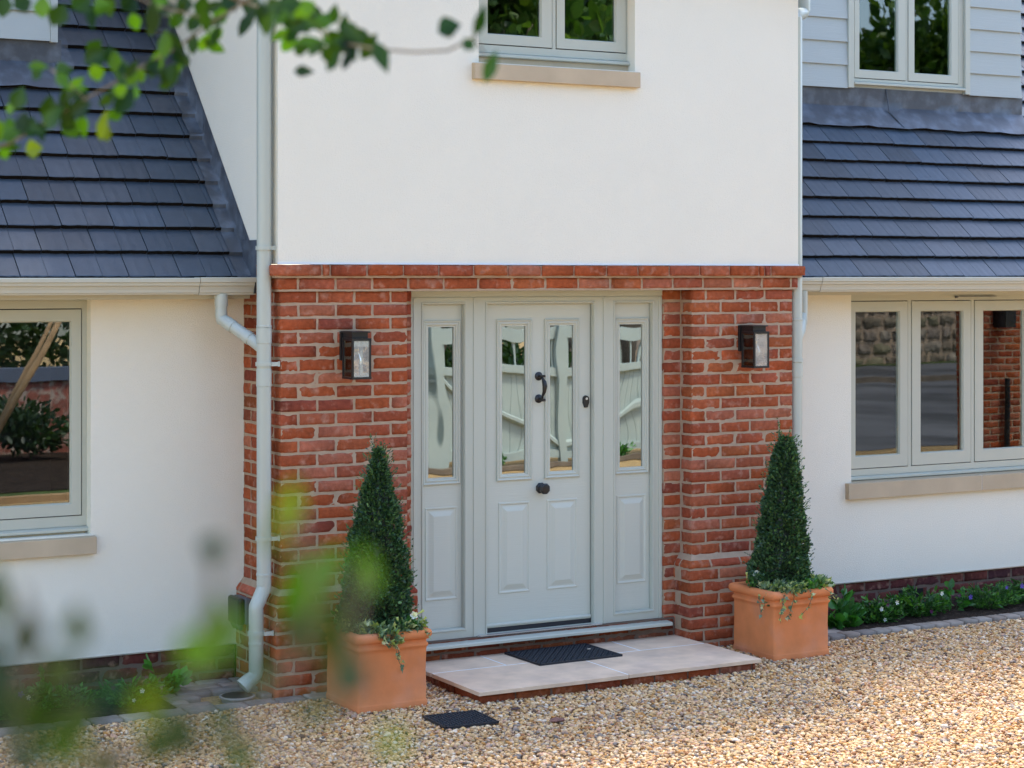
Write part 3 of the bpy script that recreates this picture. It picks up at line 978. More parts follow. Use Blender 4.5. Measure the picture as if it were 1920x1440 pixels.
MB().box(-.045, -.0405, .2585, .30, 2.2, 2.2885).build('gutter_joint', M['rubber'], gl)

# ---- downpipes
def collar(mb, x, y, z, r=.0445, h=.05):
    mb.lathe([(r - .003, z - h / 2 - .003), (r, z - h / 2), (r, z + h / 2), (r - .003, z + h / 2 + .002)], (x, y, 0), 'Z', 24)
def bracket(parent, x, y, z, xe, ye):
    mb = MB()
    mb.lathe([(.043, z - .011), (.0465, z - .011), (.0465, z + .011), (.043, z + .011)], (x, y, 0), 'Z', 24)
    mb.box(min(x + .03, xe), max(xe, x + .03), ye - .003, ye + .003, z - .011, z + .011)
    mb.box(xe - .008, xe + .001, ye - .006, ye + .006, z - .014, z + .014)
    b = mb.build('pipe_bracket', M['pipe'], parent, autosmooth=True, smooth=True)
    return b
PX, PY, PR = -.079, .045, .040
mb = MB()
mb.tube([(PX, PY, 4.2), (PX, PY, .60), (PX, PY, .585), (PX - .035, PY - .01, .52), (PX - .052, PY - .015, .49), (PX - .052, PY - .015, .475), (PX - .052, PY - .015, .13),
         (PX - .06, PY - .015, .11), (PX - .10, PY - .015, .085), (PX - .13, PY - .015, .06)], [PR] * 7 + [PR, PR + .002, PR + .006], 24)
for z in (2.02, 1.935, 1.70, .66, .29): collar(mb, PX if z > .5 else PX - .052, PY if z > .5 else PY - .015, z, .0425, .012)
collar(mb, PX, PY, 1.98, .0425, .075)
collar(mb, PX, PY, 1.745, .042, .08)
mb.tube([(-.225, .315, 2.20), (-.225, .315, 2.075), (-.222, .310, 2.055), (-.20, .27, 2.035), (-.10, .13, 1.935), (PX, PY + .01, 1.90)], [.034, .034, .036, .034, .034, .036], 20)
mb.lathe([(.0375, 2.13), (.0375, 2.19)], (-.225, .315, 0), 'Z', 20)
mb.tube([(-.205, .278, 2.039), (-.18, .242, 2.014)], .0375, 20)
mb.tube([(-.135, .18, 1.969), (-.115, .152, 1.95)], .0375, 20)
dp = mb.build('downpipe', M['pipe'], H, smooth=True, autosmooth=True)
bracket(dp, PX, PY, 2.452, -.024, .012)
bracket(dp, PX, PY, 1.815, -.002, .010)
bracket(dp, PX, PY, .858, -.002, .010)
bracket(dp, PX - .052, PY - .015, .345, -.047, -.012)
mb = MB()
QX, QY = 3.560, .045
mb.tube([(QX + .3, .35, 4.2), (QX + .3, .35, 4.05), (QX + .28, .34, 4.03), (QX + .03, .10, 3.975), (QX, QY, 3.95), (QX, QY, .60), (QX, QY, .58), (QX + .05, QY - .02, .50), (QX + .05, QY - .02, .1)], .040, 24)
collar(mb, QX, QY, 2.02, .0425, .012); collar(mb, QX, QY, 1.70, .0425, .09)
mb.tube([(3.82, .315, 2.2), (3.82, .315, 2.06), (3.81, .305, 2.03), (3.70, .18, 1.95), (QX, QY + .01, 1.86)], .034, 20)
mb.tube([(3.785, .278, 2.012), (3.76, .25, 1.992)], .0375, 20)
dq = mb.build('downpipe', M['pipe'], H, smooth=True, autosmooth=True)
bracket(dq, QX, QY, 1.76, 3.5, QY)
# gully under the left shoe
dr = MB().lathe([(.098, .012), (.097, .019), (.085, .020), (.083, -.06)], (-.245, .02, 0), 'Z', 28, (.30, .27, .24))
dro = dr.build('drain', M['paver'], None, smooth=True, autosmooth=True)
tag(dro, 'round drain gully in the paving under the left downpipe', 'drain')
MB().lathe([(.083, .0203), (.083, .0215)], (-.245, .02, 0), 'Z', 28).build('hole_black_disc', M['black'], dro)  # flat black disc standing in for the unlit hole
# air brick low in the right wall
MB().box(4.86, 5.07, .566, .60, .048, .112).build('air_brick', M['black'], H)

# ================================================================= OBJECTS
# ---- door step
bs = []
for z, f in ((-.03, HD), (.0, BLn)):
    pass
for (a, b) in run(.845, 2.665, BLn): bs.append((a, b, -.745, -.65, -.02, .047))
for (a, b) in run(-.64, .1, BLn): bs += [(.845, .94, a, b, -.02, .047), (2.57, 2.665, a, b, -.02, .047)]
step = empty('door_step', 'low pale stone step on a brick base in front of the door', 'step', (1.755, -.33, 0))
def child(o, par):
    o.parent = par
    o.matrix_parent_inverse = Matrix.Translation(-par.location)
    return o
child(bricks('brick_base', bs, None, 61, pal=PAL * .7), step)
child(MB().box(.855, 2.655, -.735, .118, -.1, .049).build('mortar', M['mortar_dark']), step)
for (a, b, c, d) in ((.822, 1.768, -.774, -.211), (1.776, 2.688, -.768, -.211), (.822, 1.30, -.199, .117), (1.309, 2.209, -.199, .117), (2.219, 2.677, -.199, .117)):
    child(MB().box(a, b, c, d, .050, .072).build('slab', M['limestone'], bevel=.002), step)
child(MB().box(.83, 2.675, -.76, .116, .0505, .0712).build('pointing', M['bead']), step)

# ---- mats
def mat_obj(label, c, w, d, rz, z, grp=None, nx=26, ny=15):
    root = empty('doormat', label, 'doormat', (c[0], c[1], z), 'black rubber mats', rz)
    mb = MB().box(-w / 2, w / 2, -d / 2, d / 2, 0, .007)
    mb.box(-w / 2, w / 2, -d / 2, -d / 2 + .008, .007, .012).box(-w / 2, w / 2, d / 2 - .008, d / 2, .007, .012)
    mb.box(-w / 2, -w / 2 + .008, -d / 2, d / 2, .007, .012).box(w / 2 - .008, w / 2, -d / 2, d / 2, .007, .012)
    mb.build('base', M['rubber'], root)
    mb = MB()
    for i in range(nx):
        for j in range(ny):
            x = -w / 2 + .014 + (w - .028) * (i + .5) / nx
            y = -d / 2 + .014 + (d - .028) * (j + .5) / ny
            a, b = ((w - .028) / nx * .46, (d - .028) / ny * .22) if (i + j) % 2 else ((w - .028) / nx * .24, (d - .028) / ny * .47)
            vs = [(x - a, y - b, .007), (x + a, y - b, .007), (x + a, y + b, .007), (x - a, y + b, .007),
                  (x - a * .6, y - b * .6, .0135), (x + a * .6, y - b * .6, .0135), (x + a * .6, y + b * .6, .0135), (x - a * .6, y + b * .6, .0135)]
            mb.add(vs, [(4, 5, 6, 7), (0, 1, 5, 4), (1, 2, 6, 5), (2, 3, 7, 6), (3, 0, 4, 7)])
    mb.build('tread', M['rubber'], root)
    return root
mat_obj('black woven rubber doormat lying on the stone step', (1.735, -.115), .565, .405, R(1), .0725)
mat_obj('smaller black rubber mat lying on the gravel beside the step', (.552, -1.075), .30, .29, R(-3), .012, nx=13, ny=13)

# ---- wall lanterns
def lantern(label, cx):
    root = empty('wall_lantern', label, 'lantern', (cx, 0, 1.85), 'black box lanterns beside the door')
    w, y0, y1, z0, z1 = .058, -.168, -.035, -.122, .100
    MB().box(-.060, .060, -.018, -.001, -.022, .140).build('back_plate', M['black'], root, bevel=.001)
    mb = MB()
    mb.box(-.057, .057, y0 + .010, -.018, .134, .142)
    mb.box(-.048, .048, y0 + .022, -.018, .104, .134)
    mb.build('canopy', M['black'], root, bevel=.001)
    mb = MB()
    t = .0055
    for sx in (-w, w - 2 * t):
        for yy in (y0, y1 - 2 * t):
            mb.box(sx, sx + 2 * t, yy, yy + 2 * t, z0 + .006, z1 - .006)
    for zz in ((z0, z0 + .012), (z1 - .010, z1 + .004)):
        mb.box(-w - .001, w + .001, y0 - .001, y0 + 2 * t, *zz).box(-w - .001, w + .001, y1 - 2 * t, y1, *zz)
        mb.box(-w - .001, -w + 2 * t, y0 + 2 * t, y1 - 2 * t, *zz).box(w - 2 * t, w + .001, y0 + 2 * t, y1 - 2 * t, *zz)
    mb.box(-w + .01, w - .01, y0 + .01, y1 - .01, z1 - .004, z1 + .002)
    mb.build('cage', M['black'], root)
    for pn in (((-w + .008, w - .008, y0 + .004, y0 + .006)), ((-w + .008, w - .008, y1 - .006, y1 - .004)), ((-w + .004, -w + .006, y0 + .008, y1 - .008)), ((w - .006, w - .004, y0 + .008, y1 - .008))):
        MB().box(*pn, z0 + .010, z1 - .008).build('glass_pane', M['pale_sheen'] if pn[3] < y0 + .01 else M['clear'], root)
    ym = (y0 + y1) / 2
    hd = MB().lathe([(.016, .096), (.016, .048), (.014, .044)], (0, ym, 0), 'Z', 16).build('lamp_holder', M['grey_plastic'], root, smooth=True, autosmooth=True)
    MB().lathe([(.012, .044), (.013, .036), (.012, .03)], (0, ym, 0), 'Z', 16).build('bulb_cap', M['brass'], root, smooth=True, autosmooth=True)
    MB().lathe([(.011, .03), (.018, .012), (.028, -.01), (.031, -.028), (.026, -.046), (.012, -.056)], (0, ym, 0), 'Z', 20).build('bulb', M['clear'], root, smooth=True)
    return root
lantern('black box lantern with clear glass on the brick pier left of the door', .412)
lantern('black box lantern with clear glass on the brick pier right of the door', 3.132)

# ---- outdoor socket on the plinth return behind the downpipe
sk = empty('outdoor_socket', 'black lidded outdoor socket box on the brick plinth behind the left downpipe', 'socket', (-.045, .41, .41))
MB().box(-.035, .0, -.09, .09, -.07, .075).build('back_box', M['grey_plastic'], sk, bevel=.006)
MB().box(-.075, -.036, -.088, .088, -.075, .078).build('lid', M['black'], sk, bevel=.014)
mb = MB()
for y in (-.05, .0, .045): mb.tube([(-.055, y, -.07), (-.05, y, -.085), (-.045, y, -.105)], [.018, .015, .010], 10)
mb.build('cable_gland', M['grey_plastic'], sk, smooth=True)

# ---- leaves
def leaf_cloud(P, Nn, size, cols, rg, aspect=.5, tilt=.6, fold=.25, kind='oval', upb=None):
    """P (n,3) bases, Nn (n,3) outward direction of each leaf; returns V,F,C of folded oval leaves"""
    n = len(P)
    if kind == 'oval':
        T = np.array([(0, 0, 0), (.30, .5, .35), (.68, .42, .30), (1.0, 0, -.1), (.68, -.42, .30), (.30, -.5, .35), (.5, 0, 0)])
        Ff = np.array([(0, 6, 1), (1, 6, 2), (2, 6, 3), (3, 6, 4), (4, 6, 5), (5, 6, 0)])
    elif kind == 'ivy':
        T = np.array([(0, 0, 0), (-.12, .38, .1), (.30, .62, .2), (.45, .30, .05), (1.0, 0, -.1), (.45, -.30, .05), (.30, -.62, .2), (-.12, -.38, .1)])
        Ff = np.array([(0, 1, 2), (0, 2, 3), (0, 3, 4), (0, 4, 5), (0, 5, 6), (0, 6, 7)])
    else:
        T = np.array([(0, 0, 0), (.5, .5, .2), (1, 0, -.1), (.5, -.5, .2)])
        Ff = np.array([(0, 1, 2), (0, 2, 3)])
    k = len(T)
    D = Nn + (rg.random((n, 3)) - .5) * 2 * tilt
    D /= np.linalg.norm(D, axis=1)[:, None]
    U = rg.random((n, 3)) - .5 if upb is None else np.asarray(upb) + (rg.random((n, 3)) - .5) * tilt
    S = np.cross(U, D); S /= np.linalg.norm(S, axis=1)[:, None] + 1e-9
    W = np.cross(D, S)
    L = size * (.65 + .7 * rg.random((n, 1, 1)))
    V = P[:, None, :] + L * (T[None, :, 0:1] * D[:, None, :] + T[None, :, 1:2] * aspect * S[:, None, :] + T[None, :, 2:3] * fold * W[:, None, :])
    F = Ff[None] + (np.arange(n) * k)[:, None, None]
    C = np.repeat(cols, k, axis=0)
    return V.reshape(-1, 3), F.reshape(-1, 3), C
def pick(pal, n, rg, v=.25):
    pal = np.array(pal)
    return pal[rg.integers(0, len(pal), n)] * (1 - v + 2 * v * rg.random((n, 1)))
def join(parts):
    V, F, C, o = [], [], [], 0
    for v, f, c in parts:
        V.append(v); F.append(f + o); C.append(c); o += len(v)
    return np.concatenate(V), np.concatenate(F), np.concatenate(C)

# ---- planters with clipped cones
def planter(label, x0, y0, w, d, h):
    cx, cy = x0 + w / 2, y0 + d / 2
    root = empty('planter', label, 'planter', (cx, cy, 0), 'square terracotta planters')
    def ringz(prof, closed=False):
        """square rings stacked in z, rounded corners; prof: (half growth, z)"""
        mb = MB()
        vs, fs = [], []
        nc = 5
        for g_, z in prof:
            r = .012 + max(0, g_) * .6
            hw, hd = w / 2 + g_, d / 2 + g_
            for q, (sx, sy) in enumerate(((1, 1), (-1, 1), (-1, -1), (1, -1))):
                for i in range(nc):
                    t = math.pi / 2 * (q + i / (nc - 1))
                    vs.append((sx * (hw - r) + r * math.cos(t) + .0015 * math.sin(z * 40 + q), sy * (hd - r) + r * math.sin(t), z))
        n = nc * 4
        for k in range(len(prof) - 1):
            for j in range(n):
                a, b = k * n + j, k * n + (j + 1) % n
                fs.append((a, b, b + n, a + n))
        return mb.add(vs, fs)
    body = [(0, -.03), (.003, .0), (.004, .03), (.001, .036), (-.002, .041), (-.002, .1), (-.003, .2), (-.002, .30), (.0, .318), (.006, .322), (.009, .331), (.006, .340), (.0, .345), (.0, .362)]
    o = ringz(body).build('body', M['terra'], root, smooth=True)
    rim = [(.0, .360), (.012, .362), (.021, .370), (.026, .382), (.026, .396), (.020, .408), (.008, .414), (-.010, .414), (-.022, .408), (-.026, .395), (-.028, .33)]
    ringz(rim).build('rim', M['terra'], root, smooth=True)
    MB().box(-w / 2 + .02, w / 2 - .02, -d / 2 + .02, d / 2 - .02, .36, .375).build('compost', M['soil'], root)
    return root
planter('terracotta planter left of the step, partly behind blurred leaves', .176, -.635, .406, .42, .41)
planter('terracotta planter right of the step with ivy hanging over two sides', 2.920, -.578, .414, .42, .41)

BOX = [(.028, .068, .026), (.042, .095, .034), (.06, .135, .046), (.03, .07, .038), (.11, .21, .06), (.055, .12, .065)]
def topiary(label, cx, cy, prof, lean, seed, pal):
    """prof: (z, radius)"""
    rg = np.random.default_rng(seed)
    z0, z1 = prof[0][0], prof[-1][0]
    root = empty('topiary_cone', label, 'topiary', (cx, cy, z0), 'clipped cones in the planters')
    zs, rs = np.array([p[0] for p in prof]), np.array([p[1] for p in prof])
    mb = MB()
    mb.tube([(0, 0, -.06), (lean * .5, 0, .4), (lean * .9, 0, (z1 - z0) * .93)], [.012, .009, .003], 8)
    mb.build('stem', M['bark'], root)
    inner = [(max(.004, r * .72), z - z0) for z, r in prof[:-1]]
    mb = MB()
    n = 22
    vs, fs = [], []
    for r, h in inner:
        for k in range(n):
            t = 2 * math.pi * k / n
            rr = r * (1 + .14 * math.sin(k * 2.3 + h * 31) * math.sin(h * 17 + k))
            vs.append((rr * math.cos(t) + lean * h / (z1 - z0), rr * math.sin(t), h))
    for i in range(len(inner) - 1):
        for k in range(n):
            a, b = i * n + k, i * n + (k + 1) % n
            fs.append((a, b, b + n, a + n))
    mb.add(vs, fs, (.010, .022, .010)).build('dark_core', M['topiary'], root, smooth=True)  # core coloured near-black for the shade deep between the leaves
    # sprigs: each a small tuft of leaves
    N = 4800
    zz = z0 + (z1 - z0) * rg.random(N * 3)
    rr = np.interp(zz, zs, rs)
    keep = rg.random(N * 3) < (rr / rs.max()) * .9 + .12
    zz, rr = zz[keep][:N], rr[keep][:N]
    n = len(zz)
    t = rg.random(n) * 2 * np.pi
    lump = 1 + .06 * np.sin(t * 3 + zz * 19 + seed) + .07 * np.sin(t * 5 - zz * 31 + seed * 2) + .05 * np.sin(zz * 47 + 1.3 * t)
    rad = rr * lump * (1.0 - .16 * rg.random(n) ** 2)
    P = np.stack([rad * np.cos(t) + lean * (zz - z0) / (z1 - z0), rad * np.sin(t), zz - z0], 1)
    Nn = np.stack([np.cos(t), np.sin(t), .55 + 0 * t], 1)
    parts = []
    for j in range(4):
        off = (rg.random((n, 3)) - .5) * .016
        parts.append(leaf_cloud(P + off, Nn, .0205, pick(pal, n, rg), rg, .55, .85, .3))
    # loose shoots breaking the outline
    m = 380
    zq = z0 + (z1 - z0) * rg.random(m) ** .7
    tq = rg.random(m) * 2 * np.pi
    rq = np.interp(zq, zs, rs)
    for j in range(8):
        s = j * .0068 * (.4 + .6 * (np.sin(zq * 61 + tq * 7) > 0))
        P2 = np.stack([(rq + s) * np.cos(tq) + lean * (zq - z0) / (z1 - z0), (rq + s) * np.sin(tq), zq - z0 + s * .9], 1)
        parts.append(leaf_cloud(P2 + (rg.random((m, 3)) - .5) * .005, np.stack([np.cos(tq), np.sin(tq), .9 + 0 * tq], 1), .014, pick(pal, m, rg) * 1.15, rg, .5, .7, .3))
    # wispy leader at the top
    for q in range(9):
        a = rg.random() * 6.28
        b0 = np.array([lean * .93, 0, (z1 - z0) * (.80 + .1 * rg.random())])
        dirn = np.array([math.cos(a) * .22, math.sin(a) * .22, 1.0])
        Ls = (.12 + .10 * rg.random()) * (z1 - z0) * 1.05
        s = np.linspace(0, 1, 16)[:, None]
        P3 = b0 + dirn * s * Ls
        parts.append(leaf_cloud(np.repeat(P3, 2, 0), np.tile(dirn, (32, 1)), .013, pick(pal, 32, rg) * 1.2, rg, .5, .8, .3))
    V, F, C = join(parts)
    np_mesh('foliage', V, F, C, M['topiary'], root)
    return root
topiary('clipped evergreen cone with a wispy top in the left terracotta planter', .378, -.43,
        [(.37, .145), (.42, .172), (.50, .176), (.60, .168), (.70, .157), (.88, .132), (1.02, .102), (1.12, .076), (1.18, .060), (1.24, .042), (1.31, .022), (1.36, .006)], .012, 71, BOX)
topiary('clipped evergreen cone with a blunt top in the right terracotta planter', 3.118, -.37,
        [(.37, .160), (.45, .180), (.52, .168), (.67, .142), (.83, .118), (.95, .100), (1.08, .083), (1.18, .062), (1.25, .048), (1.31, .018)], .045, 72, BOX)

IVY = [(.08, .16, .09), (.12, .21, .13), (.20, .30, .18), (.30, .38, .22), (.50, .54, .32), (.07, .14, .08), (.36, .44, .14)]
def ivy(label, cx, cy, tufts, trails, seed):
    rg = np.random.default_rng(seed)
    root = empty('ivy', label, 'ivy', (cx, cy, .38), 'variegated ivy in the planters')
    parts = []
    for (x, y, z, r, n) in tufts:
        n = int(n * 1.7)
        P = np.array([x - cx, y - cy, z - .38]) + (rg.random((n, 3)) - .5) * np.array([r, r, r * .55]) * 2
        Nn = np.tile(np.array([.0, -.5, .35]), (n, 1)) + (P - np.array([x - cx, y - cy, z - .38])) * 6
        parts.append(leaf_cloud(P, Nn, .031, pick(IVY, n, rg), rg, .55, .7, .2, 'ivy'))
    stems = MB()
    for pts in trails:
        pts = [Vector(p) - Vector((cx, cy, .38)) for p in pts]
        stems.tube(pts, .0016, 5, col=(.12, .07, .05))
        for a, b in zip(pts[:-1], pts[1:]):
            m = max(2, int((b - a).length / .011))
            s = np.linspace(0, 1, m)[:, None]
            P = np.array(a)[None] * (1 - s) + np.array(b)[None] * s + (rg.random((m, 3)) - .5) * .028
            parts.append(leaf_cloud(P, np.tile(np.array([.1, -.6, -.5]), (m, 1)), .027, pick(IVY, m, rg) * 1.1, rg, .6, .8, .2, 'ivy'))
    V, F, C = join(parts)
    np_mesh('foliage', V, F, C, M['leaf'], root)
    stems.build('stems', M['bark'], root)
ivy('variegated ivy trailing over the front of the left planter', .30, -.60,
    [(.20, -.48, .43, .055, 90), (.26, -.58, .43, .06, 120), (.33, -.625, .41, .055, 140), (.42, -.61, .43, .05, 80), (.38, -.655, .37, .035, 40), (.52, -.60, .425, .045, 70), (.57, -.55, .42, .04, 40), (.21, -.36, .43, .04, 40)],
    [[(.30, -.63, .41), (.36, -.668, .38), (.39, -.67, .33), (.40, -.668, .29)], [(.33, -.63, .41), (.37, -.672, .37), (.385, -.668, .30), (.405, -.660, .25), (.43, -.655, .215)], [(.27, -.63, .41), (.30, -.672, .39), (.33, -.675, .35)], [(.53, -.62, .42), (.57, -.668, .40), (.58, -.668, .375)]], 81)
ivy('variegated ivy trailing over two sides of the right planter', 3.12, -.53,
    [(2.99, -.50, .425, .05, 80), (3.02, -.56, .43, .055, 100), (3.08, -.57, .425, .05, 90), (3.28, -.52, .43, .055, 110), (3.34, -.50, .42, .05, 100), (3.33, -.42, .43, .05, 60), (2.96, -.45, .42, .04, 40)],
    [[(2.94, -.47, .41), (2.885, -.47, .38), (2.888, -.48, .31), (2.89, -.49, .27)], [(2.95, -.52, .42), (2.885, -.52, .38), (2.886, -.53, .33)], [(3.0, -.57, .42), (2.965, -.615, .38), (2.95, -.61, .30), (2.935, -.61, .25)],
     [(3.05, -.58, .42), (3.04, -.616, .38), (3.02, -.61, .30), (2.99, -.61, .26)], [(3.15, -.58, .42), (3.18, -.616, .38), (3.15, -.61, .31), (3.10, -.61, .27)], [(3.33, -.50, .42), (3.375, -.52, .40), (3.40, -.54, .36), (3.43, -.55, .33)], [(3.33, -.46, .42), (3.39, -.46, .39), (3.44, -.45, .35)], [(3.28, -.58, .42), (3.31, -.616, .39), (3.32, -.61, .34)]], 82)

LUSH = [(.05, .16, .03), (.07, .21, .04), (.04, .12, .03), (.09, .26, .05)]
def petunia(label, cx, cy, z, seed, blooms, buds, nl=60, grp='white petunias in the planters'):
    rg = np.random.default_rng(seed)
    root = empty('petunia', label, 'flower', (cx, cy, z), grp)
    P = (rg.random((nl, 3)) - .5) * np.array([.11, .07, .05])
    V, F, C = leaf_cloud(P, np.tile(np.array([0, -.3, .6]), (nl, 1)), .03, pick(LUSH, nl, rg), rg, .5, .9, .25)
    np_mesh('leaves', V, F, C, M['leaf'], root)
    for (bx_, by_, bz_, r) in blooms:
        mb = MB()
        n = 20
        d = Vector((-.45, -1, .35)).normalized()
        u = d.cross(Vector((0, 0, 1))).normalized(); v = d.cross(u)
        c = Vector((bx_, by_, bz_))
        vs = [c - d * .018]
        cols = [(.75, .7, .2)]
        for q in range(n):
            t = 2 * math.pi * q / n
            rr = r * (.72 + .28 * abs(math.cos(t * 2.5)))
            vs.append(c + (u * math.cos(t) + v * math.sin(t)) * rr)
        o = len(mb.v)
        mb.v.extend([tuple(p) for p in vs]); mb.c.extend([(.78, .78, .45)] + [(.86, .86, .84)] * n)
        mb.f.extend([(o, o + 1 + q, o + 1 + (q + 1) % n) for q in range(n)]); mb.mi.extend([0] * n)
        mb.build('bloom', M['petal'], root)
    for (bx_, by_, bz_, dx, dz) in buds:
        MB().tube([(bx_, by_, bz_), (bx_ + dx * .6, by_ - .01, bz_ + dz * .6), (bx_ + dx, by_ - .012, bz_ + dz)], [.002, .004, .008], 8, col=(.62, .66, .25)).build('bud', M['petal'], root)
petunia('white petunia flower and buds at the right corner of the left planter', .475, -.60, .43, 91, [(.035, -.02, .058, .022)], [(-.05, -.01, .01, -.016, .045), (.045, 0, .05, .05, .028), (.09, 0, .02, .022, .02)], 90)
petunia('pale petunia bud standing up at the back left corner of the left planter', .23, -.33, .44, 92, [], [(0, 0, .02, -.05, .045)], 24)
petunia('single open white petunia at the left corner of the right planter', 2.94, -.35, .44, 93, [(.005, -.03, .05, .030)], [(-.055, 0, .03, -.01, .035)], 70)
petunia('bright green petunia shoots with a cream bud on the front rim of the right planter', 3.20, -.57, .435, 94, [], [(-.045, 0, .0, .03, .03)], 110)

# ---- bedding plants
def clump(name, label, cat, x, y, w, h, n, size, pal, seed, flowers=(), aspect=.35, group='small bedding plants at the foot of the walls', fold=.25):
    rg = np.random.default_rng(seed)
    root = empty(name, label, cat, (x, y, 0), group)
    stems = MB()
    parts = []
    n = int(n * 1.9) if size < .06 else n
    ns = max(6, n // 14)
    for i in range(ns):
        a = rg.random() * 6.28
        rr = rg.random() ** .6
        tip = np.array([w * rr * math.cos(a), w * .62 * rr * math.sin(a), h * (.35 + .65 * rg.random()) * (1.1 - .4 * rr)])
        base = tip * np.array([.35, .35, 0])
        mid = base * .4 + tip * .6 + np.array([0, 0, h * .12])
        stems.tube([tuple(base), tuple(mid), tuple(tip)], [.0022, .0018, .001], 4, caps=False, col=(.05, .12, .03))
        m = n // ns
        s = rg.random(m)[:, None] ** .7
        P = base * (1 - s) ** 2 + 2 * mid * s * (1 - s) + tip * s ** 2
        dd = np.array([math.cos(a), math.sin(a), .5])
        parts.append(leaf_cloud(P, np.tile(dd, (m, 1)), size, pick(pal, m, rg), rg, aspect, .9, fold))
    V, F, C = join(parts)
    np_mesh('leaves', V, F, C, M['leaf'], root)
    stems.build('stems', M['leaf'], root)
    for (fx, fy, fz, r, col) in flowers:
        mb = MB()
        npet = 5
        for q in range(npet):
            t = 2 * math.pi * q / npet + fx * 9
            c1, s1 = math.cos(t), math.sin(t)
            cc = [(fx, fy, fz), (fx + r * .8 * math.cos(t - .45), fy - .004, fz + r * .8 * math.sin(t - .45)), (fx + r * c1 * 1.1, fy - .006, fz + r * s1 * 1.1), (fx + r * .8 * math.cos(t + .45), fy - .004, fz + r * .8 * math.sin(t + .45))]
            mb.add(cc, [(0, 1, 2, 3)], col)
        mb.build('flower', M['petal'], root)
    return root
VIN = [(.035, .12, .025), (.06, .18, .035), (.025, .085, .02), (.10, .25, .045)]
BIG = [(.05, .19, .03), (.07, .25, .04), (.04, .15, .03)]
VI, WH, PU = (.17, .10, .62), (.85, .87, .9), (.16, .03, .14)
cl = [
 ('broad_leaf_plant', 'young bright green broad leaved plant against the brick plinth left of the drain', 'plant', -.58, .30, .10, .21, 40, .062, BIG, (), .6),
 ('bedding_plant', 'low green plant with small white and purple flowers just left of the paved drain surround', 'plant', -.80, .14, .17, .15, 300, .034, VIN, ((.02, -.12, .10, .014, WH), (-.02, -.10, .05, .011, WH), (-.12, -.06, .12, .013, PU), (.06, -.06, .16, .012, PU)), .35),
 ('bedding_plant', 'sparse low green plant half hidden by blurred leaves in the left bed', 'plant', -1.10, .22, .14, .13, 130, .034, VIN, (), .4),
 ('bedding_plant', 'low green plant with violet and white flowers at the left edge of the picture', 'plant', -1.42, .10, .19, .17, 340, .036, VIN, ((-.02, -.13, .16, .017, VI), (.02, -.13, .14, .013, WH), (.12, -.12, -.0, .012, VI)), .38),
 ('broad_leaf_plant', 'small broad leaved seedling behind the violet flowers in the left bed', 'plant', -1.18, .40, .08, .20, 26, .055, BIG, (), .6),
 ('broad_leaf_plant', 'large leaved hosta like plant beside the right planter', 'plant', 3.98, .14, .12, .22, 80, .085, BIG, (), .62),
 ('bedding_plant', 'leafy low plant with three white flowers beside the large leaved plant', 'plant', 4.30, .14, .20, .17, 360, .04, VIN, ((-.08, -.14, .12, .016, WH), (.06, -.13, .15, .016, WH), (-.06, -.15, .05, .013, WH), (-.02, -.13, .14, .013, PU)), .36),
 ('bedding_plant', 'bushy low plant with a purple flower in front of the air brick', 'plant', 4.68, .18, .20, .20, 380, .042, VIN, ((.0, -.14, .06, .014, PU), (.1, -.13, .17, .016, WH)), .36),
 ('broad_leaf_plant', 'broad leaved plant standing above the others in the middle of the right bed', 'plant', 5.02, .22, .12, .20, 60, .06, BIG, ((.04, -.14, .12, .018, VI), (-.06, -.14, .14, .014, PU)), .55),
 ('bedding_plant', 'feathery low green plant with a violet flower near the right edge', 'plant', 5.32, .18, .22, .18, 420, .036, VIN, ((.02, -.15, .17, .014, VI), (.16, -.15, .17, .019, VI)), .28),
 ('bedding_plant', 'low green plant at the far right end of the border', 'plant', 5.72, .20, .22, .20, 360, .04, VIN, ((-.1, -.15, .04, .012, WH),), .3),
 ('bedding_plant', 'narrow tuft of grassy leaves between the right planter and the paving', 'plant', 3.60, -.06, .05, .12, 30, .07, VIN, (), .08),
]
for i, a in enumerate(cl):
    a = list(a); a[5] *= 1.25; a[7] = int(a[7] * 1.4)
    clump(*a[:10], 100 + i, a[10], a[11])
# dead leaf and stones lying about
for (x, y, z, s, c, lab) in ((.98, -1.33, .012, .05, (.19, .09, .07), 'reddish brown flat stone lying on the gravel in front of the step'), (.93, -.98, .010, .03, (.07, .04, .04), 'small heap of dark bark on the gravel in front of the step'), (1.92, -.10, .088, .012, (.6, .5, .4), 'tiny pale stone lying on the doormat')):
    rg = random.Random(int(x * 100))
    mb = MB()
    vs = []
    n = 9
    for lz, lr in ((0, .8), (s * .14, 1), (s * .3, .6)):
        for k in range(n):
            t = 2 * math.pi * k / n
            r = s * lr * (.75 + .5 * rg.random())
            vs.append((r * math.cos(t), r * .6 * math.sin(t), lz))
    fs = [(k + i * n, (k + 1) % n + i * n, (k + 1) % n + n + i * n, k + n + i * n) for i in range(2) for k in range(n)] + [tuple(range(2 * n, 3 * n))]
    o = mb.add(vs, fs, c).build('stone', M['pebble'])
    o.location = (x, y, z)
    tag(o, lab, 'stone')

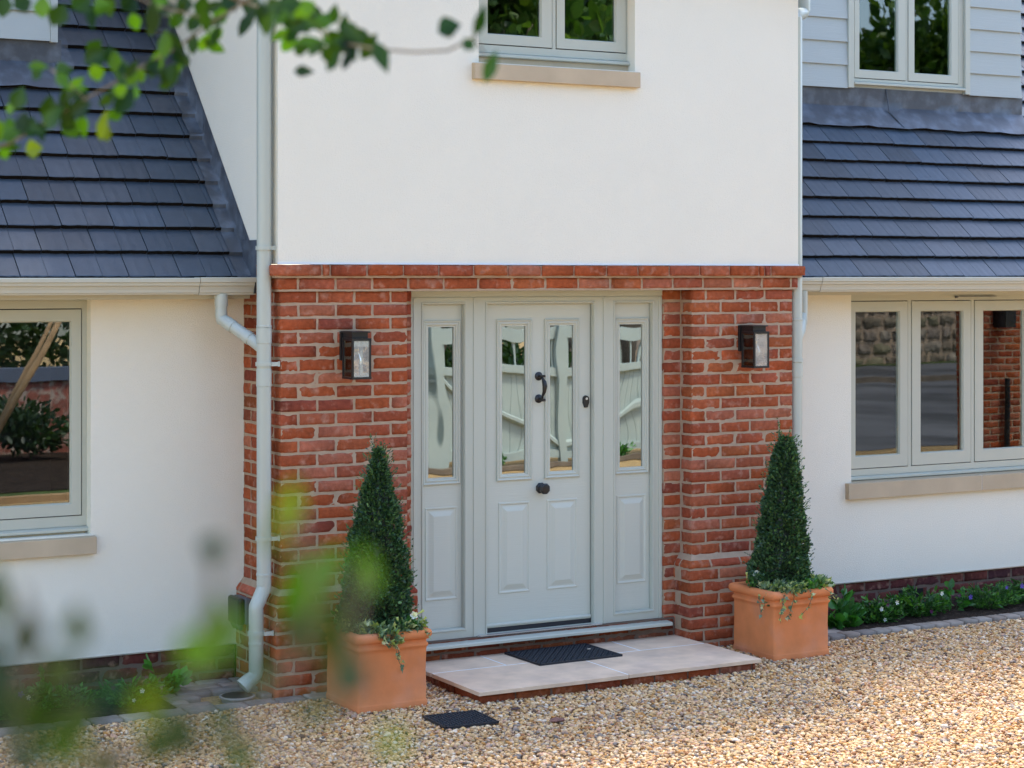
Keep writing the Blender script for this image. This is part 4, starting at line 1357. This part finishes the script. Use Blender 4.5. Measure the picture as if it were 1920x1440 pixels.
# ================================================================= GRAVEL
def gravel():
    rg = np.random.default_rng(5)
    phi = (1 + 5 ** .5) / 2
    ico = np.array([(-1, phi, 0), (1, phi, 0), (-1, -phi, 0), (1, -phi, 0), (0, -1, phi), (0, 1, phi), (0, -1, -phi), (0, 1, -phi), (phi, 0, -1), (phi, 0, 1), (-phi, 0, -1), (-phi, 0, 1)]) / 1.902
    fa = np.array([(0, 11, 5), (0, 5, 1), (0, 1, 7), (0, 7, 10), (0, 10, 11), (1, 5, 9), (5, 11, 4), (11, 10, 2), (10, 7, 6), (7, 1, 8), (3, 9, 4), (3, 4, 2), (3, 2, 6), (3, 6, 8), (3, 8, 9), (4, 9, 5), (2, 4, 11), (6, 2, 10), (8, 6, 7), (9, 8, 1)])
    sp = .0168
    xs, ys = np.meshgrid(np.arange(-3.2, 6.8, sp), np.arange(-4.3, -.04, sp))
    X, Y = xs.ravel(), ys.ravel()
    X = X + (rg.random(len(X)) - .5) * sp * 1.5
    Y = Y + (rg.random(len(Y)) - .5) * sp * 1.5
    lo = (Y < -.215) | ((X > .14) & (X < 3.41) & (Y < -.05))
    k = lo & ~((X > .85) & (X < 2.66) & (Y > -.74))
    k &= ~((X > .19) & (X < .57) & (Y > -.62) & (Y < -.23)) & ~((X > 2.93) & (X < 3.32) & (Y > -.56) & (Y < -.17))
    k &= ~((X > .41) & (X < .695) & (Y > -1.21) & (Y < -.94))
    # leave out what the lens cannot reach even from a step aside
    k &= ((Y > -3.5) | (X > .5)) & ((X < 6.0) | (Y > -3.9))
    X, Y = X[k], Y[k]
    n = len(X)
    # mostly small with a few big
    s = .0106 * (0.6 + .65 * rg.random(n)) * np.where(rg.random(n) < .06, 1.45, 1)
    S = np.stack([s * (1 + .5 * rg.random(n)), s * (.8 + .3 * rg.random(n)), s * (.45 + .4 * rg.random(n))], 1)
    a, b, c = rg.random(n) * 6.28, (rg.random(n) - .5) * 1.1, (rg.random(n) - .5) * 1.1
    J = ico[None] * (1 + (rg.random((n, 12, 1)) - .5) * .55)
    V = J * S[:, None, :]
    def rot(V, ang, i, j):
        cs, sn = np.cos(ang)[:, None], np.sin(ang)[:, None]
        vi, vj = V[:, :, i].copy(), V[:, :, j].copy()
        V[:, :, i] = cs * vi - sn * vj
        V[:, :, j] = sn * vi + cs * vj
    rot(V, b, 0, 2); rot(V, c, 1, 2); rot(V, a, 0, 1)
    Z = -.006 + .011 * rg.random(n) + .004 * np.sin(X * 5.1 + Y * 3) * np.sin(Y * 6.3 - X)
    V += np.stack([X, Y, Z], 1)[:, None, :]
    F = fa[None] + (np.arange(n) * 12)[:, None, None]
    pal = np.array([(.62, .45, .25), (.66, .52, .33), (.55, .36, .17), (.50, .27, .09), (.72, .62, .46), (.58, .43, .27), (.34, .17, .08), (.70, .66, .58), (.20, .19, .19), (.30, .27, .25),
                    (.46, .30, .17), (.64, .46, .22), (.44, .33, .27), (.60, .40, .30), (.13, .085, .06), (.68, .50, .30)])
    wts = np.array([10, 10, 9, 6, 9, 8, 4, 6, 3, 4, 6, 8, 5, 4, 2, 8.]); wts /= wts.sum()
    C = pal[rg.choice(len(pal), n, p=wts)] * (.8 + .4 * rg.random((n, 1)))
    C = C * np.array([1.0, .87, .74])
    C = np.repeat(np.clip(C, 0, .85), 12, axis=0)
    o = np_mesh('gravel', V.reshape(-1, 3), F.reshape(-1, 3), C, M['pebble'])
    tag(o, 'golden flint gravel covering the drive', 'gravel', kind='stuff')
    print('pebbles', n)
gravel()

# ================================================================= FOREGROUND BRANCHES
TOPL = [(-3.047, -6.901, 2.676, 0.029, 0.05, 0, 1), (-3.072, -6.722, 2.662, 0.033, 0.046, -15, 1), (-3.087, -6.807, 2.589, 0.041, 0.049, 30, 0), (-3.144, -6.649, 2.652, 0.041, 0.03, 80, 0), (-3.092, -6.667, 2.677, 0.048, 0.041, 60, 0), (-3.272, -6.868, 2.54, 0.032, 0.043, 0, 0), (-3.297, -6.882, 2.521, 0.037, 0.028, 70, 1), (-3.159, -6.516, 2.525, 0.042, 0.027, 80, 2), (-3.254, -6.774, 2.589, 0.037, 0.035, 20, 0), (-3.207, -6.813, 2.555, 0.048, 0.042, 40, 0), (-3.077, -6.476, 2.57, 0.047, 0.043, -30, 0), (-3.102, -6.745, 2.552, 0.028, 0.05, 15, 2), (-3.082, -6.559, 2.618, 0.03, 0.038, 0, 0), (-3.058, -6.767, 2.631, 0.034, 0.028, 60, 1), (-3.023, -6.698, 2.648, 0.023, 0.03, -20, 1), (-3.077, -6.931, 2.715, 0.031, 0.051, 0, 0), (-2.926, -6.755, 2.703, 0.027, 0.033, 30, 1), (-2.905, -6.641, 2.713, 0.026, 0.038, 0, 0), (-2.986, -6.781, 2.732, 0.034, 0.026, 70, 1), (-2.843, -6.744, 2.742, 0.033, 0.062, 25, 0), (-2.896, -6.752, 2.755, 0.043, 0.027, 60, 1), (-3.061, -6.986, 2.619, 0.03, 0.034, 0, 0), (-3.076, -6.604, 2.701, 0.036, 0.031, 45, 0), (-3.076, -6.695, 2.678, 0.029, 0.03, 0, 0), (-3.137, -6.817, 2.636, 0.037, 0.025, 75, 1), (-3.197, -6.928, 2.564, 0.041, 0.034, 60, 0), (-3.132, -6.516, 2.597, 0.04, 0.042, 10, 0), (-3.156, -6.714, 2.575, 0.038, 0.05, 0, 0), (-3.049, -7.356, 2.66, 0.032, 0.037, 20, 0), (-3.03, -7.329, 2.688, 0.036, 0.029, 60, 0), (-3.022, -7.371, 2.689, 0.04, 0.025, 80, 0), (-2.986, -7.344, 2.69, 0.033, 0.022, 40, 1), (-3.018, -7.447, 2.652, 0.017, 0.041, -60, 0), (-2.949, -7.393, 2.659, 0.023, 0.032, 10, 0), (-3.0, -7.446, 2.61, 0.022, 0.028, -25, 0), (-2.933, -7.371, 2.614, 0.018, 0.036, 25, 0), (-2.811, -7.452, 2.658, 0.044, 0.031, 70, 0), (-2.845, -7.611, 2.647, 0.023, 0.042, 20, 0), (-2.853, -7.598, 2.617, 0.023, 0.023, -50, 0), (-2.821, -7.598, 2.586, 0.025, 0.042, 20, 0), (-3.19, -6.429, 2.788, 0.041, 0.043, 0, 0), (-3.227, -6.693, 2.757, 0.047, 0.03, 60, 0), (-3.171, -6.622, 2.763, 0.039, 0.035, 0, 1), (-3.192, -6.786, 2.729, 0.043, 0.039, 30, 0), (-3.131, -6.709, 2.762, 0.048, 0.036, 60, 0), (-3.117, -6.782, 2.748, 0.043, 0.033, 80, 1), (-3.083, -6.82, 2.751, 0.043, 0.029, 40, 0), (-3.0, -6.74, 2.769, 0.039, 0.026, 20, 1), (-2.965, -6.76, 2.765, 0.042, 0.03, 70, 0), (-2.884, -6.633, 2.782, 0.04, 0.036, 10, 0), (-2.88, -6.755, 2.775, 0.049, 0.031, 60, 0), (-2.804, -6.664, 2.785, 0.046, 0.038, 30, 0), (-3.048, -7.324, 2.676, 0.028, 0.037, 0, 0), (-3.173, -6.425, 2.602, 0.031, 0.028, 60, 1), (-3.068, -6.656, 2.548, 0.027, 0.031, 0, 2), (-3.122, -6.899, 2.599, 0.027, 0.023, 60, 1), (-2.916, -6.639, 2.683, 0.026, 0.023, 0, 0), (-2.853, -6.618, 2.739, 0.03, 0.023, 60, 1), (-2.989, -6.574, 2.628, 0.026, 0.023, 0, 1), (-3.071, -6.709, 2.576, 0.029, 0.026, 60, 1), (-3.168, -6.577, 2.652, 0.025, 0.023, 40, 0), (-3.28, -6.785, 2.499, 0.024, 0.019, 60, 1)]
TOPT = [[(-3.302, -6.634, 2.505), (-3.241, -6.669, 2.523), (-3.168, -6.709, 2.572), (-3.129, -6.731, 2.599), (-3.086, -6.755, 2.626), (-3.049, -6.776, 2.651), (-2.995, -6.806, 2.685), (-2.94, -6.837, 2.73), (-2.893, -6.863, 2.762), (-2.893, -7.006, 2.783)], [(-3.049, -6.776, 2.651), (-3.019, -6.793, 2.64), (-2.995, -6.806, 2.631)], [(-3.129, -6.731, 2.599), (-3.16, -6.714, 2.631), (-3.18, -6.703, 2.649)], [(-2.94, -6.837, 2.73), (-2.979, -6.815, 2.744), (-3.026, -6.788, 2.757), (-3.082, -6.758, 2.784)], [(-2.893, -6.863, 2.762), (-2.893, -7.006, 2.727), (-2.908, -7.183, 2.685), (-2.925, -7.331, 2.643), (-2.916, -7.423, 2.625), (-2.863, -7.452, 2.621), (-2.823, -7.475, 2.623), (-2.789, -7.493, 2.642), (-2.779, -7.499, 2.68)], [(-2.925, -7.331, 2.643), (-2.92, -7.291, 2.636), (-2.916, -7.256, 2.628)], [(-2.925, -7.331, 2.643), (-2.929, -7.358, 2.625)], [(-2.789, -7.493, 2.642), (-2.772, -7.503, 2.608)]]
BOTL = [(-3.803, -9.15, 2.179, 0.011, 0.009, 20, 0), (-3.824, -9.209, 2.154, 0.014, 0.02, 0, 1), (-3.855, -9.271, 2.159, 0.014, 0.012, 70, 1), (-3.862, -9.328, 2.177, 0.011, 0.009, 60, 1), (-3.768, -9.163, 2.155, 0.017, 0.026, 0, 1), (-3.748, -9.137, 2.161, 0.015, 0.022, 40, 1), (-3.829, -9.339, 2.175, 0.013, 0.02, 10, 0), (-3.773, -9.175, 2.143, 0.012, 0.014, 0, 0), (-3.857, -9.235, 2.118, 0.012, 0.015, 40, 0), (-3.867, -9.301, 2.134, 0.01, 0.011, 0, 0), (-3.861, -9.265, 2.133, 0.012, 0.008, 70, 3), (-3.884, -9.122, 2.097, 0.008, 0.025, -20, 0), (-3.741, -9.173, 2.171, 0.01, 0.012, 0, 1), (-3.915, -9.304, 2.138, 0.015, 0.011, 40, 0), (-3.86, -9.178, 2.098, 0.015, 0.013, 0, 0), (-3.923, -9.299, 2.149, 0.015, 0.013, 20, 0), (-3.89, -9.132, 2.122, 0.018, 0.018, 0, 0), (-3.837, -9.269, 2.117, 0.014, 0.01, 60, 0), (-3.851, -9.11, 2.102, 0.014, 0.014, 0, 3), (-3.759, -9.133, 2.193, 0.012, 0.017, 10, 2), (-3.896, -9.188, 2.155, 0.013, 0.015, 0, 3), (-3.875, -9.064, 2.152, 0.015, 0.02, 0, 3), (-3.802, -9.294, 2.148, 0.014, 0.012, 40, 3), (-3.888, -9.31, 2.149, 0.007, 0.011, 0, 2), (-3.844, -9.191, 2.128, 0.011, 0.009, 0, 2), (-3.817, -9.362, 2.14, 0.009, 0.008, 0, 2), (-3.89, -9.276, 2.149, 0.012, 0.009, 60, 0), (-3.891, -9.217, 2.146, 0.015, 0.01, 60, 3), (-3.87, -9.173, 2.154, 0.011, 0.013, 0, 3), (-3.829, -9.321, 2.145, 0.011, 0.01, 60, 3), (-3.857, -9.336, 2.164, 0.011, 0.007, 60, 0), (-3.796, -9.144, 2.102, 0.011, 0.012, 0, 0), (-3.907, -9.234, 2.118, 0.012, 0.008, 60, 0), (-3.73, -9.155, 2.161, 0.01, 0.01, 0, 1), (-3.885, -9.086, 2.125, 0.014, 0.022, 0, 0), (-3.82, -9.265, 2.199, 0.007, 0.009, 0, 2)]
BOTT = [[(-3.917, -9.177, 2.09), (-3.901, -9.186, 2.112), (-3.894, -9.19, 2.154), (-3.898, -9.188, 2.176)], [(-3.917, -9.177, 2.09), (-3.878, -9.199, 2.103), (-3.85, -9.215, 2.114), (-3.838, -9.222, 2.127), (-3.831, -9.225, 2.156), (-3.831, -9.225, 2.188)], [(-3.878, -9.199, 2.103), (-3.827, -9.227, 2.112), (-3.801, -9.242, 2.148), (-3.794, -9.246, 2.178), (-3.804, -9.24, 2.205)], [(-3.827, -9.227, 2.112), (-3.794, -9.246, 2.127), (-3.783, -9.252, 2.148), (-3.779, -9.254, 2.184)], [(-3.827, -9.227, 2.112), (-3.794, -9.246, 2.107), (-3.768, -9.261, 2.113)]]
Rv = np.array([math.cos(PSI), -math.sin(PSI), 0]); Fv = np.array([math.sin(PSI), math.cos(PSI), 0]); Uv = np.array([0, 0, 1.])
FG = {0: [(.010, .034, .003), (.018, .050, .004), (.007, .024, .003), (.015, .036, .003)], 1: [(.045, .115, .005), (.070, .15, .006)], 2: [(.085, .12, .006), (.07, .10, .008)], 3: [(.020, .036, .016), (.024, .040, .020)]}
def fore_leaves(name, data, parent, seed, dim=1.0):
    rg = np.random.default_rng(seed)
    T = np.array([(-.5, 0, 0), (-.27, .30, .10), (.02, .43, .14), (.32, .27, .09), (.64, 0, -.08), (.32, -.27, .09), (.02, -.43, .14), (-.27, -.30, .10), (-.2, 0, 0), (.15, 0, 0)])
    Ff = np.array([(0, 8, 1), (1, 8, 2), (8, 9, 2), (2, 9, 3), (3, 9, 4), (4, 9, 5), (5, 9, 6), (6, 9, 8), (6, 8, 7), (7, 8, 0)])
    V, F, C = [], [], []
    for i, (x, y, z, w_, h_, a, k) in enumerate(data):
        t = R(a)
        up = math.cos(t) * Uv + math.sin(t) * Rv
        sd_ = math.cos(t) * Rv - math.sin(t) * Uv
        tl = rg.uniform(-.55, .55)
        sd_ = math.cos(tl) * sd_ + math.sin(tl) * Fv
        tl = rg.uniform(-.5, .5)
        up2 = math.cos(tl) * up + math.sin(tl) * Fv
        nr = np.cross(sd_, up2)
        col = FG[k][rg.integers(0, len(FG[k]))]
        V.append(np.array([x, y, z]) + T[:, 0:1] * up2 * h_ + T[:, 1:2] * sd_ * w_ + T[:, 2:3] * nr * w_)
        F.append(Ff + 10 * i)
        C.append(np.tile(np.array(col) * rg.uniform(.8, 1.25) * dim, (10, 1)))
    V, F, C = np.concatenate(V), np.concatenate(F), np.concatenate(C)
    return np_mesh(name, V, F, C, M['foreleaf'], parent, smooth=True)
ft = empty('overhanging_tree', 'tree whose leafy branch tips hang out of focus across the upper left of the picture', 'tree')
tr = MB().tube([(-5.9, -6.6, -.1), (-5.85, -6.6, 1.2), (-5.7, -6.6, 2.4), (-5.75, -6.65, 3.8), (-5.6, -6.7, 5.2)], [.10, .08, .065, .05, .02], 12).build('trunk', M['bark'], ft, smooth=True)
mb = MB()
mb.tube([(-5.70, -6.6, 2.3), (-4.8, -6.62, 2.42), (-3.9, -6.6, 2.44), TOPT[0][0]], [.03, .018, .010, .005], 8)
mb.tube([(-5.75, -6.65, 3.6), (-4.6, -6.75, 3.35), (-3.6, -6.85, 3.0), TOPT[0][-2]], [.028, .016, .009, .004], 8)
for k, pl in enumerate(TOPT): mb.tube(pl, [.0021 if k in (0, 4) else .0014] * (len(pl) - 1) + [.0015], 7)
mb.build('branch', M['twig'], ft, smooth=True)
rg = random.Random(21)
more = []
for pl in TOPT:                                   # extra small leaves set along every twig
    for a, b in zip(pl[:-1], pl[1:]):
        L_ = (Vector(b) - Vector(a)).length
        for q in range(int(L_ / .014) if b[0] < -2.90 else int(L_ / .09)):
            p = Vector(a).lerp(Vector(b), rg.random()) + Vector((rg.gauss(0, .02), rg.gauss(0, .05), rg.gauss(0, .016)))
            more.append((p.x, p.y, p.z, rg.uniform(.018, .034), rg.uniform(.026, .046), rg.uniform(0, 180), rg.choice((0, 0, 0, 0, 1))))
fore_leaves('leaves', [t[:3] + (t[3] * .98, t[4] * 1.02) + t[5:] for t in TOPL] + more, ft, 7)
rg = np.random.default_rng(77)                      # rest of the crown, out of view, enlarged to shade the left wall
n = 15000
Pc = np.array([-6.0, -5.2, 5.3]) + rg.normal(size=(n, 3)) * np.array([1.35, 1.35, .75])
Pc = Pc[(Pc[:, 2] > 3.7)]
V, F, C = leaf_cloud(Pc, np.tile(np.array([0, 0, -.3]), (len(Pc), 1)), .10, pick(FG[0] + FG[1], len(Pc), rg), rg, .6, 1, .2)
np_mesh('crown', V, F, C, M['foreleaf'], ft)
fs_ = empty('foreground_shrub', 'very blurred green shrub shoots in the lower left corner in front of everything', 'shrub')
mb = MB()
mb.tube([(-4.3, -7.9, -.1), (-4.2, -8.0, .9), (-3.95, -8.3, 1.6), BOTT[0][0]], [.02, .014, .009, .004], 8)
for pl in BOTT: mb.tube(pl, .0016, 6)
mb.build('stem', M['twig'], fs_)
o_ = fore_leaves('leaves', [t[:3] + (t[3] * 1.42, t[4] * 1.42) + t[5:] for t in BOTL], fs_, 8, dim=.85)
n = 1500
Pc = np.array([-4.15, -8.0, 1.0]) + rg.normal(size=(n, 3)) * np.array([.16, .16, .30])
V, F, C = leaf_cloud(Pc, np.tile(np.array([0, 0, .4]), (n, 1)), .04, pick(FG[0] + FG[1], n, rg), rg, .6, 1, .2)
np_mesh('lower_leaves', V, F, C, M['foreleaf'], fs_)

# ================================================================= WHAT THE WINDOWS REFLECT (across the drive)
# sage painted fence with an arched trellis top
fn = empty('garden_fence', 'sage green boarded fence with railed top across the drive, mirrored in the door glass', 'fence', (7.2, -10.4, 0))
mb = MB()
for i in range(44):
    x = -2.6 + i * .122
    dz = .03 * math.sin(i * 2.1)
    mb.box(x, x + .117, -.012 + (.012 if i % 2 else 0), .012, .14, 1.12)
mb.build('boards', M['fence'], fn)
for x in (-2.65, -.85, .95, 2.75):
    MB().box(x, x + .12, -.03, .10, 0, 1.72).build('post', M['fence'], fn)
mb = MB()
mb.box(-2.6, 2.75, -.02, .07, 1.11, 1.20).box(-2.6, 2.75, -.02, .05, 1.50, 1.66).box(-2.6, 2.75, -.02, .06, .09, .18)
mb.build('rail', M['fence'], fn)
mb = MB()
for i in range(26): mb.box(-2.5 + i * .2, -2.465 + i * .2, .0, .03, 1.19, 1.51)
mb.build('spindles', M['fence'], fn)
mb = MB()
for (xa, fl) in ((-2.53, 1), (-.73, -1), (1.07, 1)):
    pts = [(xa + (1.68 * t if fl > 0 else 1.68 * (1 - t)), .045, .25 + .8 * (t ** 1.3)) for t in [k / 10 for k in range(11)]]
    mb.tube(pts, .035, 6)
mb.build('brace', M['fence'], fn)
MB().box(-2.7, 2.9, .25, .33, 0, .06).build('gravel_board', M['rubble_plain'], fn)
# low brick wall with dark coping, mulch bed, stakes
lwall = empty('garden_wall', 'low red brick wall with dark blue coping beyond the planted bank, seen only in the left window', 'wall', (1.5, -13.7, 0))
mb = MB()
mb.box(-5.5, 4.4, -.11, .11, -.05, .95)
BW = mat('garden_brick', (.30, .10, .07), .9, .2, var=.3, vscale=9, col2=(.42, .34, .28), c2scale=12)
mb.build('brickwork', BW, lwall)
MB().box(-5.5, 4.4, -.16, .16, .95, 1.12).build('coping', mat('blue_coping', (.10, .12, .17), .5), lwall)
g = MB()
g.add([(-4, -13.6, .02), (5.0, -13.6, .02), (5.0, -9.2, .02), (-2.5, -9.2, .02)], [(0, 1, 2, 3)])
tag(g.build('mulch_bed', M['soil']), kind='structure')
g = MB()
g.add([(-2.5, -9.2, .012), (5.0, -9.2, .012), (5.0, -8.6, .012), (-2.5, -8.6, .012)], [(0, 1, 2, 3)])
tag(g.build('lawn_strip', M['grass']), kind='structure')
tag(MB().box(-1.5, 5.2, -8.55, -8.47, -.05, .06).build('timber_edging', M['timber'], None, bevel=.01), 'timber edging board of the bed across the drive, mirrored in the left window', 'edging')
for i, (a, b, lab) in enumerate((((1.3, -11.2, -.1), (2.4, -10.6, 2.1), 'pale timber stake leaning across the left window reflection, the thicker one'), ((1.5, -11.9, -.1), (2.5, -11.3, 2.1), 'thinner timber stake leaning behind the thicker one in the left window reflection'))):
    tag(MB().tube([a, b], .036 - .010 * i, 10).build('tree_stake', M['timber'], None, smooth=True), lab, 'stake')
def bush(name, label, cat, loc, rx, ry, rz_, n, size, pal, seed, trunk=None, group=None):
    rg = np.random.default_rng(seed)
    root = empty(name, label, cat, loc, group)
    nb = 14
    cen = rg.normal(size=(nb, 3)); cen /= np.linalg.norm(cen, axis=1)[:, None]
    cen *= np.array([rx, ry, rz_]) * .62 * rg.random((nb, 1)) ** .4
    h0 = (trunk or 0) + rz_ * .95
    q = rg.integers(0, nb, n)
    d = rg.normal(size=(n, 3)); d /= np.linalg.norm(d, axis=1)[:, None]
    P = cen[q] + d * np.array([rx, ry, rz_]) * (.42 * rg.random((n, 1)) ** .35) + np.array([0, 0, h0])
    shade = .7 + .6 * rg.random((nb, 1))
    V, F, C = leaf_cloud(P, d + np.array([0, 0, .3]), size, pick(pal, n, rg) * shade[q], rg, .6, .9, .2)
    np_mesh('crown' if trunk else 'foliage', V, F, C, M['leaf'], root)
    mb = MB()
    if trunk:
        mb.tube([(0, 0, -.1), (.05, 0, trunk * .6), (0, .05, trunk + rz_)], [rx * .09, rx * .07, rx * .03], 10)
        for k in range(5):
            a = k * 1.3
            mb.tube([(0, 0, trunk * .7 + .2 * k), (rx * .3 * math.cos(a), ry * .3 * math.sin(a), trunk + rz_ * .5), (rx * .55 * math.cos(a), ry * .55 * math.sin(a), trunk + rz_)], [rx * .04, rx * .03, rx * .012], 8)
        mb.build('trunk', M['bark'], root, smooth=True)
    return root
GR = [(.05, .11, .02), (.08, .16, .03), (.03, .08, .02), (.11, .19, .04)]
DG = [(.02, .05, .018), (.03, .065, .02), (.04, .08, .02)]
for i, (x, y, r, h, t) in enumerate(((-4.5, -22, 3.2, 3.6, 1.6), (1.5, -19, 3.0, 3.4, 1.5), (6.5, -17.5, 3.4, 4.2, 1.8), (11.5, -20, 3.6, 4.5, 2.0), (17, -23, 3.8, 4.6, 2.0), (23, -30, 4.2, 4.6, 2.2), (29, -32, 4.2, 5, 2.0), (35, -32, 4.2, 5, 2.0))):
    bush('tree', ['broad tree behind the photographer, far left of the row', 'tree behind the low brick wall, second of the row from the left', 'tall tree behind the sage green fence', 'tall tree at the right end of the green fence', 'tree beyond the lane, third from the right', 'tree above the stone wall across the lane, second from the right end', 'tree above the stone wall, right of the middle', 'last tree above the far end of the stone wall'][i], 'tree', (x, y, 0), r, r, h, 9000, .34, GR if i % 2 else GR + DG, 200 + i, t, 'trees across the drive')
for i, x in enumerate((-1.2, .6, 2.3, 3.9)):
    bush('hedge_shrub', ['dark shrub at the left end of the low brick wall', 'dark shrub second along the low brick wall', 'dark shrub third along the low brick wall', 'dark shrub at the right end of the low brick wall'][i], 'shrub', (x, -12.7, 0), .85, .6, .45, 1500, .09, DG, 230 + i, None, 'shrubs by the low brick wall')
bush('hedge', 'tall dark clipped hedge behind the low brick wall, mirrored in the left window', 'hedge', (0, -15.2, 0), 6.5, .9, 1.5, 16000, .13, DG, 260, None)
bush('hedge', 'ivy and shrubs growing over the top of the rubble stone wall', 'hedge', (29, -28.6, 1.3), 13, .9, .8, 9000, .2, GR + DG, 261, None)
bush('hedge', 'dark hedge filling the gap behind the sage green fence', 'hedge', (7.3, -12.2, 0), 3.4, .7, .95, 9000, .10, DG, 262, None)
g = MB(); g.add([(12, -25.45, .104), (44, -28.25, .104), (44, -27.2, .104), (12, -24.6, .104)], [(0, 1, 2, 3)])
tag(g.build('verge', M['grass']), kind='structure')
for i, x in enumerate((5.4, 7.1, 8.9)):
    bush('fence_plant', ['low green plant at the foot of the fence, left', 'low green plant at the foot of the fence, middle', 'low green plant at the foot of the fence, right'][i], 'plant', (x, -10.22, 0), .22, .08, .11, 260, .05, LUSH, 270 + i, None, 'plants along the green fence')
# rubble wall across the lane
bs = []
rg_ = random.Random(4)
for j in range(6):
    x = 0
    while x < 24:
        l = rg_.uniform(.35, .8)
        bs.append((x, x + l - .03, -.2, .2, j * .33, j * .33 + .30)); x += l
sw = empty('stone_wall', 'coursed rubble stone retaining wall across the lane, seen only in the right window', 'wall', (17, -25.5, 0), None, R(-6))
bricks('stones', bs, sw, 66, .03, .04, M['rubble'], np.array([(.26, .20, .13), (.31, .24, .17), (.20, .16, .10), (.33, .27, .19), (.24, .21, .11)]))
MB().box(0, 24, -.15, .15, -.1, 1.95).build('core', M['mortar'], sw)
kb = MB().box(12, 44, -21.5, -21.38, -.05, .11)
tag(kb.build('kerb', M['rubble_plain']), kind='structure')
g = MB(); g.add([(12, -25.4, .10), (44, -28.2, .10), (44, -21.5, .10), (12, -21.5, .10)], [(0, 1, 2, 3)])
tag(g.build('pavement', M['asphalt']), kind='structure')
# brick outbuilding at the right, with lantern and pipe, seen in the third light
ob = empty('brick_outbuilding', 'red brick outbuilding wall with a black lantern and pipe, seen only in the right window', 'building', (10.45, -4.6, 0))
bs = []
for k in range(40):
    z = .0 + k * .075
    for (a, b) in run(0, 3, BLn if k % 2 else HD): bs.append((a, b, 0, .1, z, z + .065))
    for (a, b) in run(-.3, -.01, BLn if k % 2 else HD): bs.append((0, .1, a, b, z, z + .065))
bricks('brickwork', bs, ob, 67)
MB().box(.005, 3, -.3, .095, -.1, 3.0).build('mortar', M['mortar'], ob)
MB().tube([(.3, .16, .1), (.3, .16, 1.2)], .035, 10).build('pipe', M['black'], ob)
MB().box(.15, .30, .1, .3, 1.75, 2.0).build('lantern', M['black'], ob)
# things on the inner sill of the right window
tp = MB().lathe([(.055, -.03), (.085, -.03), (.085, .03), (.055, .03), (.055, -.03)], (0, 0, 0), 'Y', 28)
tp.f, tp.mi = tp.f[:-2], tp.mi[:-2]
tp = tp.build('tape_roll', mat('tape', (.70, .76, .80), .5), None, smooth=True, autosmooth=True)
tp.location = (5.47, .745, 1.12)
tag(tp, 'grey roll of tape standing inside the right window', 'tape')
